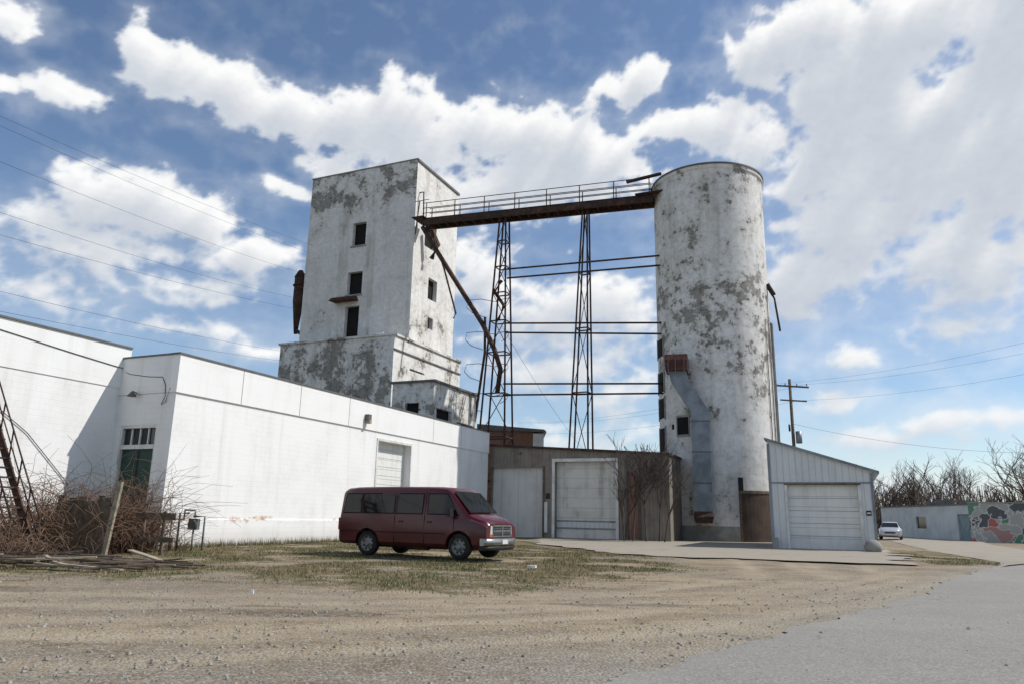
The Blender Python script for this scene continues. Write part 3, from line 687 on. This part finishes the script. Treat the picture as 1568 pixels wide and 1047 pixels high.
mb.beam((-12.6,17,.1),(-8.8,18.0,.1),.18,.07,'wood'); mb.beam((-12.4,16.4,.05),(-9.4,17.6,.16),.2,.04,'paleboard'); mb.beam((-9.1,18.5,.28),(-8.2,18.2,.08),.18,.035,'paleboard')
mb.obj('scrap_lumber_pile')
tangle('brush_pile',-12.4,18.4,1.5,.6,1.0,420,'vine',.014,2.0,9)
e=top('steel_stair')
mb=MB()
sa=Vector((-14.6,19.6,3.9)); sb=Vector((-12.35,18.9,.05)); off=Vector((.25,.75,0))
for o_ in (Vector((0,0,0)),off):
    mb.beam(sa+o_,sb+o_,.05,.2,'rust'); mb.tube(sa+o_+Z*.9,sb+o_+Z*.9,.022,'rust'); mb.tube(sa+o_+Z*.5,sb+o_+Z*.5,.018,'rust')
    for i in range(6): p=sa.lerp(sb,i/5)+o_; mb.tube(p,p+Z*.9,.02,'rust')
for i in range(15):
    p=sa.lerp(sb,(i+.5)/15); mb.box8([p+Vector((-.12,0,0)),p+Vector((.12,0,0)),p+off+Vector((.12,0,0)),p+off+Vector((-.12,0,0)),p+Vector((-.12,0,.04)),p+Vector((.12,0,.04)),p+off+Vector((.12,0,.04)),p+off+Vector((-.12,0,.04))],'rust')
mb.obj('treads_and_rails',e)
e=top('gas_meter')
mb=MB(); gx,gy=-10.55,25.2
for pts in ([(gx-.6,gy,-.1),(gx-.6,gy,.95),(gx-.2,gy,.95),(gx-.2,gy,1.25),(gx+.15,gy,1.25),(gx+.15,gy,1.0)],[(gx-.35,gy,-.1),(gx-.35,gy,1.15),(gx-.05,gy,1.15)],[(gx+.45,gy+.1,-.1),(gx+.45,gy+.1,1.05),(gx+.1,gy,1.05)]):
    mb.poly(pts,.035,'galv',8)
mb.box((gx+.0,gy-.12,.62),(gx+.3,gy+.1,.98),'galv'); mb.tube((gx+.15,gy-.2,.8),(gx+.15,gy-.1,.8),.14,'coping',12)
mb.tube((gx+.15,gy,.62),(gx+.15,gy,-.1),.03,'galv')
mb.obj('pipes_and_meter',e)
M['litter']=simple('litter_white',(.75,.78,.8),.5)
for (x,y,r) in ((.62,19.6,.13),(-4.0,12.2,.03)):
    mb=MB(); mb.grid([[(x+r*math.cos(i*.9)*(1+.4*nz(i,x,1.7)),y+.6*r*math.sin(i*.9),z) for i in range(7)] for z in (-.01,.05)],'litter',True,False,True,False)
    mb.obj('litter_bag')

# ------------------------------------------------------------------ vehicles
m,t,b,co=newmat('maroon_car_paint',.3,0,.45); f=t.noise(co,1.2,4,.6)
x_,y_,z_=sxyz(t,co)
c=t.mix(t.ramp(f,.35,.7),(.080,.003,.009),(.060,.003,.008)); c=t.mix(t.m('MULTIPLY',t.ramp(t.m('ADD',z_,t.m('MULTIPLY',f,.3)),.45,.75,1,0),.35),c,(.07,.04,.03)); setc(t,b,c); b.inputs['Coat Weight'].default_value=.3; b.inputs['Coat Roughness'].default_value=.1; M['maroon']=m
m,t,b,co=newmat('silver_car_paint',.3,.4,.5); setc(t,b,t.mix(t.noise(co,1,3),(.5,.52,.54),(.45,.47,.49))); M['silver']=m
M['chrome']=simple('chrome_trim',(.38,.38,.38),.28,.85,var=.2); M['tyre']=simple('tyre_rubber',(.025,.025,.025),.85); M['rim']=simple('steel_rim',(.26,.26,.26),.45,.5)
M['lamp']=simple('headlamp_glass',(.55,.57,.6),.12,spec=.7,var=.1); M['amber']=simple('amber_lens',(.55,.13,.02),.2); M['redl']=simple('red_lens',(.35,.015,.015),.2)
M['seam']=simple('panel_gap',(.012,.006,.006),.8); M['carglass']=simple('tinted_glass',(.008,.010,.012),.05,spec=.4,var=.1)
def wheel(mb,x,y,r,w,sgn):
    def rg(rr,yy,n=28): return [(x+rr*math.cos(2*math.pi*i/n),yy,r+rr*math.sin(2*math.pi*i/n)) for i in range(n)]
    yi=y-sgn*w
    mb.grid([rg(r*.6,yi),rg(r*.93,yi),rg(r,yi+sgn*w*.15),rg(r,y-sgn*w*.15),rg(r*.95,y),rg(r*.66,y)],'tyre',True,True,False)
    mb.grid([rg(r*.66,y),rg(r*.64,y-sgn*.02),rg(r*.56,y-sgn*.08),rg(r*.34,y-sgn*.05),rg(r*.2,y-sgn*.01),rg(r*.18,y+sgn*.01)],'rim',True,False,True)
    for i in range(8):
        a=2*math.pi*(i+.5)/8; cxx=x+r*.47*math.cos(a); czz=r+r*.47*math.sin(a); mb.tube((cxx,y-sgn*.066,czz),(cxx,y-sgn*.052,czz),.03,'black',8)
def fixn(o):
    bm=bmesh.new(); bm.from_mesh(o.data); bmesh.ops.recalc_face_normals(bm,faces=bm.faces); bm.to_mesh(o.data); bm.free()
def vehicle_body(st,k,e,mw,arches,wr,W):
    mb=MB(); rings=[]
    for x,zb,zt,hw,ht,bl in st:
        half=[(hw-.10,zb),(hw-.02,zb+.10),(hw,zb+(bl-zb)*.45),(hw-.005,zb+(bl-zb)*.8),(hw-.02,bl),(ht+.01,zt-.12),(ht-.03,zt-.05),(ht-.12,zt-.01),(ht*.4,zt+.015)]
        rings.append([(x,-y,z) for y,z in half]+[(x,y,z) for y,z in half[::-1]])
    mb.grid(rings,k,True,True,True); o=mb.obj('body',e,mw); fixn(o)
    cm=MB()
    for ax_ in arches:
        for sg in (-1,1):
            rr=wr+.085
            def rg(yy): return [(ax_+rr*math.cos(2*math.pi*i/32),yy,wr+rr*math.sin(2*math.pi*i/32)) for i in range(32)]
            cm.grid([rg(sg*(W-.38)),rg(sg*(W+.3))],'seam',True,True,True,False)
    c=cm.obj('wheel_arch_cutter',e,mw); fixn(c)
    md=o.modifiers.new('arch','BOOLEAN'); md.object=c; md.operation='DIFFERENCE'; md.solver='EXACT'
    dg=bpy.context.evaluated_depsgraph_get(); me2=bpy.data.meshes.new_from_object(o.evaluated_get(dg)); o.modifiers.clear(); o.data=me2; bpy.data.objects.remove(c)
    try: o.data.set_sharp_from_angle(angle=math.radians(32))
    except Exception: pass
    return o
e=top('passenger_van')
ang=math.atan2(-.473,.882)
ro=Matrix.Rotation(ang,4,'Z'); pr=ro@Vector((1.3,-.95,0)); org=Vector((-4.42,24.0,0))-pr
mw=Matrix.Translation(Vector((org.x,org.y,-.01)))@ro
e.matrix_world=mw
st=[(.10,.42,1.80,.92,.76,1.10),(.16,.36,1.99,.97,.82,1.14),(.32,.33,2.07,.99,.86,1.16),(.7,.33,2.10,1.0,.87,1.16),(2.2,.33,2.11,1.0,.88,1.16),(3.7,.33,2.10,1.0,.87,1.16),(4.15,.33,2.06,1.0,.86,1.16),(4.32,.33,1.96,1.0,.86,1.16),(4.98,.33,1.30,.99,.88,1.14),(5.25,.34,1.22,.97,.88,1.08),(5.48,.38,1.14,.94,.84,1.0),(5.57,.44,1.04,.91,.80,.93)]
vehicle_body(st,'maroon',e,mw,(1.3,4.68),.37,1.0)
def sy(z,o_=.012): return .98+( (z-1.16)/(1.98-1.16))*(.88-.98)+o_
mb=MB()
def sidequad(x0,x1,z0,z1,k,o_=.012,x0t=None,x1t=None):
    x0t=x0 if x0t is None else x0t; x1t=x1 if x1t is None else x1t
    for sg in (-1,1): mb.box8([(x0,sg*sy(z0,o_-.03),z0),(x1,sg*sy(z0,o_-.03),z0),(x1,sg*sy(z0,o_),z0),(x0,sg*sy(z0,o_),z0),(x0t,sg*sy(z1,o_-.03),z1),(x1t,sg*sy(z1,o_-.03),z1),(x1t,sg*sy(z1,o_),z1),(x0t,sg*sy(z1,o_),z1)],k)
for a,b_,at_,bt in ((.30,.98,.36,.98),(1.06,2.28,1.06,2.28),(2.40,3.34,2.40,3.34),(3.56,4.62,3.56,4.22)):
    sidequad(a-.03,b_+.03,1.27,1.90,'seam',.008,at_-.03,bt+.03); sidequad(a,b_,1.30,1.87,'carglass',.014,at_,bt)
mb.obj('side_windows',e,mw)
mb=MB()
def ws(u,v_,o_):
    x=4.36+(4.96-4.36)*v_; z=1.945+(1.345-1.945)*v_; w=.75+(.80-.75)*v_; return (x+.7*o_,u*w,z+.72*o_)
n=6
for k,o_,m_ in (('seam',.028,1.03),('carglass',.036,1.0)):
    g_=[[ws(-m_+2*m_*i/n,(v_-.5)*m_+.5,o_-.03*abs(-1+2*i/n)**2*.6) for i in range(n+1)] for v_ in (0,1)]
    mb.grid(g_,k,False)
mb.face([(.09,-.7,1.25),(.09,.7,1.25),(.12,.66,1.75),(.12,-.66,1.75)],'carglass')
mb.obj('windshield',e,mw)
mb=MB()
for x in (2.34,3.45,4.50):
    for sg in (-1,1):
        mb.box((x-.006,sg*.99-.008,.42),(x+.006,sg*.99+.012,1.16),'seam')
    if x<4.4: sidequad(x-.006,x+.006,1.16,1.95,'seam',.008)
for x in (3.56,2.5):
    for sg in (-1,1): mb.box((x,sg*1.0-.02,1.03),(x+.16,sg*1.0+.02,1.07),'black')
for sg in (-1,1): mb.box((.2,sg*1.0-.01,.71),(4.2,sg*1.0+.008,.735),'seam')
mb.obj('door_gaps_and_handles',e,mw)
mb=MB()
mb.box((5.55,-.56,.66),(5.60,.56,1.0),'chrome'); mb.box((5.595,-.52,.70),(5.607,.52,.96),'black')
for z in (.75,.80,.86,.91): mb.box((5.6,-.52,z-.006),(5.612,.52,z+.006),'chrome')
mb.box((5.6,-.03,.68),(5.62,.03,.98),'chrome'); mb.box((5.6,-.54,.815),(5.618,.54,.85),'chrome')
for sg in (-1,1):
    mb.box8([(5.5,sg*.58,.74),(5.60,sg*.58,.74),(5.50,sg*.88,.74),(5.4,sg*.88,.74),(5.5,sg*.58,.98),(5.59,sg*.58,.98),(5.49,sg*.87,.98),(5.4,sg*.87,.98)],'lamp')
    mb.box8([(5.5,sg*.58,.66),(5.605,sg*.58,.66),(5.51,sg*.88,.66),(5.4,sg*.88,.66),(5.5,sg*.58,.735),(5.605,sg*.58,.735),(5.51,sg*.88,.735),(5.4,sg*.88,.735)],'amber')
    mb.box((.07,sg*.86-.07,.75),(.13,sg*.86+.07,1.12),'redl')
mb.obj('grille_and_lamps',e,mw)
mb=MB()
def bumper(x1,hw,z0,z1,k,rev=1):
    r=[]
    for i in range(13):
        f=-1+2*i/12; xx=x1-(abs(f)**4)*.16*rev
        r.append([(xx,f*hw,z0),(xx+.03*rev,f*hw,(z0+z1)/2),(xx,f*hw,z1),(xx-.12*rev,f*hw,z1),(xx-.12*rev,f*hw,z0)])
    mb.grid(r,k,True,True,True)
bumper(5.68,.97,.42,.62,'chrome'); bumper(5.66,.93,.28,.418,'black'); bumper(.02,.96,.42,.60,'black',-1)
mb.box((5.69,-.17,.46),(5.72,.17,.58),'white')
mb.obj('bumpers',e,mw)
mb=MB()
for x in (1.3,4.68):
    for sg in (-1,1): wheel(mb,x,sg*.97,.37,.24,sg)
mb.tube((1.3,-.8,.37),(1.3,.8,.37),.07,'black'); mb.tube((4.68,-.8,.37),(4.68,.8,.37),.05,'black'); mb.box((.5,-.5,.25),(4.9,.5,.36),'black')
mb.tube((2.6,-.6,.3),(3.4,-.6,.3),.1,'rust')
mb.obj('wheels',e,mw)
mb=MB()
for sg in (-1,1):
    mb.box((4.42,sg*1.0-.03,1.25),(4.5,sg*1.0+.03,1.32),'black'); yA,yB=sg*1.03,sg*1.22
    mb.box8([(4.40,min(yA,yB),1.22),(4.52,min(yA,yB),1.22),(4.52,max(yA,yB),1.22),(4.40,max(yA,yB),1.22),(4.42,min(yA,yB),1.44),(4.50,min(yA,yB),1.44),(4.50,max(yA,yB),1.44),(4.42,max(yA,yB),1.44)],'black')
for y in (-.35,.3): mb.tube((5.0,y,1.35),(4.73,y+.35,1.62),.012,'black',4)
mb.obj('mirrors_and_wipers',e,mw)
e=top('parked_car')
mw=Matrix.Translation(Vector((32.45,64.5,0)))@Matrix.Rotation(math.radians(-118),4,'Z')@Matrix.Translation(Vector((-2.2,0,0)))
e.matrix_world=mw
st=[(.05,.35,.85,.72,.60,.68),(.2,.25,.98,.82,.70,.78),(.9,.22,1.02,.87,.74,.86),(1.5,.22,1.38,.88,.60,.88),(2.3,.22,1.43,.88,.60,.88),(2.7,.22,1.38,.88,.60,.88),(3.35,.22,.98,.87,.76,.84),(4.1,.24,.84,.84,.72,.72),(4.4,.35,.68,.74,.60,.58)]
vehicle_body(st,'silver',e,mw,(.85,3.5),.31,.88)
mb=MB()
for sg in (-1,1):
    for a,b_,at_,bt in ((1.25,2.05,1.5,2.05),(2.12,3.0,2.12,2.62)):
        mb.box8([(a,sg*.84,.93),(b_,sg*.84,.93),(b_,sg*.875,.93),(a,sg*.875,.93),(at_,sg*.60,1.30),(bt,sg*.60,1.30),(bt,sg*.66,1.30),(at_,sg*.66,1.30)],'carglass')
mb.face([(2.78,-.55,1.36),(2.78,.55,1.36),(3.34,.66,1.01),(3.34,-.66,1.01)],'carglass'); mb.face([(1.42,-.55,1.36),(1.42,.55,1.36),(.95,.62,1.06),(.95,-.62,1.06)],'carglass')
for x in (.85,3.5):
    for sg in (-1,1): wheel(mb,x,sg*.86,.31,.2,sg)
for sg in (-1,1): mb.box((4.2,sg*.62-.14,.6),(4.36,sg*.62+.14,.72),'lamp'); mb.box((.02,sg*.6-.16,.72),(.12,sg*.6+.16,.86),'redl')
mb.box((4.36,-.4,.5),(4.42,.4,.62),'black')
mb.obj('windows_wheels_lamps',e,mw)

# ------------------------------------------------------------------ world sky
SUN_EL,SUN_AZ=48.0,86.0
w=bpy.data.worlds.new('World'); sc.world=w; w.use_nodes=True
nt=w.node_tree; W=NT(nt); bg=nt.nodes['Background']; bg.inputs['Strength'].default_value=.125
sky=W.n('ShaderNodeTexSky',sky_type='NISHITA',sun_disc=False,sun_elevation=math.radians(SUN_EL),sun_rotation=math.radians(SUN_AZ),altitude=400,air_density=1.0,dust_density=.3,ozone_density=2.2)
nt.links.new(sky.outputs[0],bg.inputs['Color'])

# ------------------------------------------------------------------ cloud layer (far dome mesh, density computed per vertex)
BL=[(-29.6,30.8,2.2,1.6,1),(-27.4,29.9,3.5,2.2,1),(-23.5,29.4,3.9,2.3,1),(-19,28.9,4.1,2.2,1),(-14.3,28.7,3.7,2.2,1),(-9.5,30.1,3.3,2.7,1),(-8.3,28.1,6.6,2.3,1),(-2.8,29.4,3.9,2.5,1),(1.1,28.8,3.9,2.3,1),(5.5,28.5,3.3,2.6,1),(3.9,25.9,8.6,2.9,.9),(8.8,27.2,2.2,1.9,1),
(-31.7,20.6,3,1.9,1),(-27.9,20.5,3.9,2.6,1),(-24.3,20.2,3.2,2.3,1),(-20.7,17.9,4.3,2.3,.8),(-32,17.5,5.3,2.1,.7),(-25.5,15.4,4.9,1.4,.5),
(-38,30.2,2,1.4,.7),(-33.8,26.5,2.4,1.2,.7),(-37.6,25.9,1.1,.7,.6),(-30.4,33,1.1,.6,.4),(8.6,31.6,2.2,1,.8),(11.4,32.8,1.9,1.2,.9),(13.7,29,3.6,1.6,1),(17.4,29.1,3.5,2,1),(19.8,27.2,2.9,1.8,.9),
(21.3,33.6,3.9,2.5,1.1),(25.3,34.1,5,2.4,1.1),(31.6,33,5.9,2.6,1.3),(37.1,30.7,3.5,3.6,1.3),(26.8,30,5.6,3.3,1.3),(30.5,23.7,6.9,3.8,1.2),(36,22.9,4.1,4.7,1.2),(23.9,24.4,4,2.7,1.1),(25.8,20.5,5.8,3.6,1.1),(33,17.2,5.7,3.8,.9),(21.8,15.3,2.7,2.3,.9),(23.4,17.5,4.3,2.8,.9),(32.5,12.9,5.3,1.7,.6),
(25.1,11.3,3.7,1.1,.7),(24,8.1,2.9,1.4,.9),(30.3,6.5,3.3,1.3,.9),(34,6.8,2.1,1.5,.9),(25.9,5.8,4.7,1.1,.8),(-2.5,18.4,3.2,3,.6),(7.6,16,4.6,3,.8),(1.8,15.5,6.3,3,.65),(-3.7,24.3,4.4,1.9,.8),(3.4,11.5,8.1,3,.6),(-24.7,12.7,6.3,1.1,.6),(-19.2,11.9,3.8,1.2,.7),(-18.4,23.5,2.5,.6,.6),(-15.6,25.8,2.6,.9,.6),(9,9.5,3,3,.6),(-33.8,14.1,5,1.7,.5),
(28,26.8,6,2.8,1.1),(33,27.5,5,2.5,1.2),(39,26,4,6,1),(39.5,35,5,4,1),(4,5,9,2.2,.5),(26,2.5,14,1.4,.7),(-30,7,8,2,.5),
(60,35,14,9,1),(70,20,10,5,1),(-65,25,14,7,1),(-95,35,16,8,1),(125,30,18,9,1),(160,25,16,7,1),(-140,30,18,8,1),(5,62,16,8,.9),(52,14,8,5,.9),(-50,12,8,4,.8),(-175,40,15,10,.9),(-115,15,14,5,.9)]  # unseen cloud banks outside the view, added for the ambient light
rng=np.random.RandomState(11); PERM=rng.permutation(512); PERM=np.concatenate([PERM,PERM]); GA=rng.uniform(0,2*np.pi,512); GX=np.cos(GA);GY=np.sin(GA)
def perlin(x,y):
    xi=np.floor(x).astype(int);yi=np.floor(y).astype(int);xf=x-xi;yf=y-yi
    u=xf**3*(xf*(xf*6-15)+10);v=yf**3*(yf*(yf*6-15)+10)
    def gr(i,j,dx,dy):
        h=PERM[(PERM[(xi+i)&511]+yi+j)&511]; return GX[h]*dx+GY[h]*dy
    a=gr(0,0,xf,yf);b=gr(1,0,xf-1,yf);c=gr(0,1,xf,yf-1);d=gr(1,1,xf-1,yf-1)
    return ((a+u*(b-a))+v*((c+u*(d-c))-(a+u*(b-a))))*1.4
def fbm(x,y,o,r=.5):
    s=0;a=1;t_=0
    for i in range(o): s=s+a*perlin(x*2**i+17.3*i,y*2**i-9.1*i); t_+=a; a*=r
    return s/t_
def bill(x,y,o,r=.5):
    s=0;a=1;t_=0
    for i in range(o): s=s+a*np.abs(perlin(x*2**i+5.3*i,y*2**i+3.7*i)); t_+=a; a*=r
    return s/t_
def field(az,el):
    wx=az+1.6*fbm(az*.16,el*.2,3)+.5*fbm(az*.7+40,el*.8,2); wy=el+1.0*fbm(az*.16+90,el*.2+30,3)
    q=np.full(az.shape,0.0)
    for a,e_,ra,re,wt in BL:
        d=np.sqrt(((wx-a)/(ra*1.10))**2+((wy-e_)/(re*1.08))**2); q+=np.exp(7*np.maximum(wt*(1-d),-1.1))
    F=np.log(q+1e-9)/7
    per=np.where(el>50,.4,1)
    F=F*1.15+.62*per*fbm(az*.34,el*.50,6,.54)+ .85*(.22-bill(az*.30+7,el*.45,5,.52))
    return F
def axis(lo,hi,st,far_lo,far_hi,cst):
    return np.concatenate([np.arange(far_lo,lo,cst),np.arange(lo,hi,st),np.arange(hi,far_hi+.001,cst)])
AZ=axis(-46,46,.14,-181,181,3.0); EL=np.concatenate([np.arange(.15,42,.14),np.arange(42,88,3.0)])
AA,EE=np.meshgrid(AZ,EL)
F=field(AA,EE)
tau=np.zeros_like(F)
for k_ in range(1,6):
    tau+=np.clip(field(AA+.30*k_,EE+.50*k_)-.02,0,.75)
def ss(a,b,x):
    t_=np.clip((x-a)/(b-a),0,1); return t_*t_*(3-2*t_)
lit=np.exp(-.36*np.maximum(tau-.45,0))
lowf=ss(1,12,EE)
right=ss(8,24,AA)
soft=.36+.35*ss(24,12,EE)+.12*right
alpha=ss(-.06,soft,F)
veil=ss(-.7,.3,F)*np.clip(.17+.32*fbm(AA*.12,EE*.35,4)+.14*right,0,1)
alpha=np.clip(np.maximum(alpha,veil),0,1)*.98
alpha=np.maximum(alpha,.35*(1-ss(0,7,EE)))
sun=((AA-86)/12)**2+((EE-48)/10)**2; alpha*=ss(1,2,sun)
hi=np.array([1.0,1.0,.99]); lo_=np.array([.42,.48,.58])
detail=.5+.5*np.clip(1-bill(AA*.45,EE*.65,4,.52)*2.2,-1,1)
litm=np.clip(lit*(.90+.24*(detail-.4))+.05*fbm(AA*1.2,EE*1.7,3),0,1)
colr=lo_+(hi-lo_)*litm[...,None]
thin=(1-ss(.0,.5,F))[...,None]; colr=colr*(1-thin*.5)+np.array([.80,.85,.92])*thin*.5
hz=(1-lowf)[...,None]*.5; colr=colr*(1-hz)+np.array([.62,.71,.82])*hz
Rd=2600.0
ca=np.cos(np.radians(EE)); VX=np.stack([Rd*ca*np.sin(np.radians(AA)),Rd*ca*np.cos(np.radians(AA)),Rd*np.sin(np.radians(EE))],-1)
ny_,nx_=AA.shape
idx=np.arange(ny_*nx_).reshape(ny_,nx_)
quads=np.stack([idx[:-1,:-1],idx[:-1,1:],idx[1:,1:],idx[1:,:-1]],-1).reshape(-1,4)
af=alpha.reshape(-1); keep=af[quads].max(1)>.01; quads=quads[keep]
me=bpy.data.meshes.new('sky'); me.vertices.add(ny_*nx_); me.vertices.foreach_set('co',VX.reshape(-1))
me.loops.add(len(quads)*4); me.loops.foreach_set('vertex_index',quads.reshape(-1)); me.polygons.add(len(quads)); me.polygons.foreach_set('loop_start',np.arange(0,len(quads)*4,4))
me.update(calc_edges=True); me.validate()
ca_=me.attributes.new('cloud','FLOAT_COLOR','POINT'); arr=np.concatenate([colr.reshape(-1,3),af[:,None]],1).astype(np.float32); ca_.data.foreach_set('color',arr.reshape(-1))
m=bpy.data.materials.new('cloud_layer'); m.use_nodes=True; t=NT(m.node_tree); m.node_tree.nodes.remove(m.node_tree.nodes['Principled BSDF'])
an=t.n('ShaderNodeAttribute',attribute_name='cloud'); em=t.n('ShaderNodeEmission',{'Color':an.outputs['Color'],'Strength':1.0}); tr=t.n('ShaderNodeBsdfTransparent')
mx=t.n('ShaderNodeMixShader',{0:an.outputs['Alpha'],1:tr.outputs[0],2:em.outputs[0]}); t.nt.links.new(mx.outputs[0],m.node_tree.nodes['Material Output'].inputs[0])
m.cycles.emission_sampling='NONE'
me.materials.append(m); o=bpy.data.objects.new('sky',me); COL.objects.link(o)

S=Vector((math.sin(math.radians(SUN_AZ))*math.cos(math.radians(SUN_EL)),math.cos(math.radians(SUN_AZ))*math.cos(math.radians(SUN_EL)),math.sin(math.radians(SUN_EL))))
ld=bpy.data.lights.new('sun','SUN'); ld.energy=4.3; ld.angle=math.radians(.53); ld.color=(1,.95,.88)
lo=bpy.data.objects.new('sun',ld); COL.objects.link(lo); lo.rotation_euler=S.to_track_quat('Z','Y').to_euler(); lo.location=(60,5,60)

# ------------------------------------------------------------------ camera
th=math.radians(13.27); rr=math.radians(1.15)
Fv=Vector((0,math.cos(th),math.sin(th))); U0=Vector((0,-math.sin(th),math.cos(th))); R_=Vector((1,0,0))
Rv=R_*math.cos(rr)+U0*math.sin(rr); Uv=U0*math.cos(rr)-R_*math.sin(rr)
cam=bpy.data.cameras.new('camera'); cam.sensor_width=36; cam.lens=36*1130/1568; cam.clip_end=6000; cam.clip_start=.1
co_=bpy.data.objects.new('camera',cam); COL.objects.link(co_)
co_.matrix_world=Matrix(((Rv.x,Uv.x,-Fv.x,0),(Rv.y,Uv.y,-Fv.y,0),(Rv.z,Uv.z,-Fv.z,1.25),(0,0,0,1)))
sc.camera=co_
sc.view_settings.view_transform='Standard'; sc.view_settings.look='None'; sc.view_settings.exposure=0
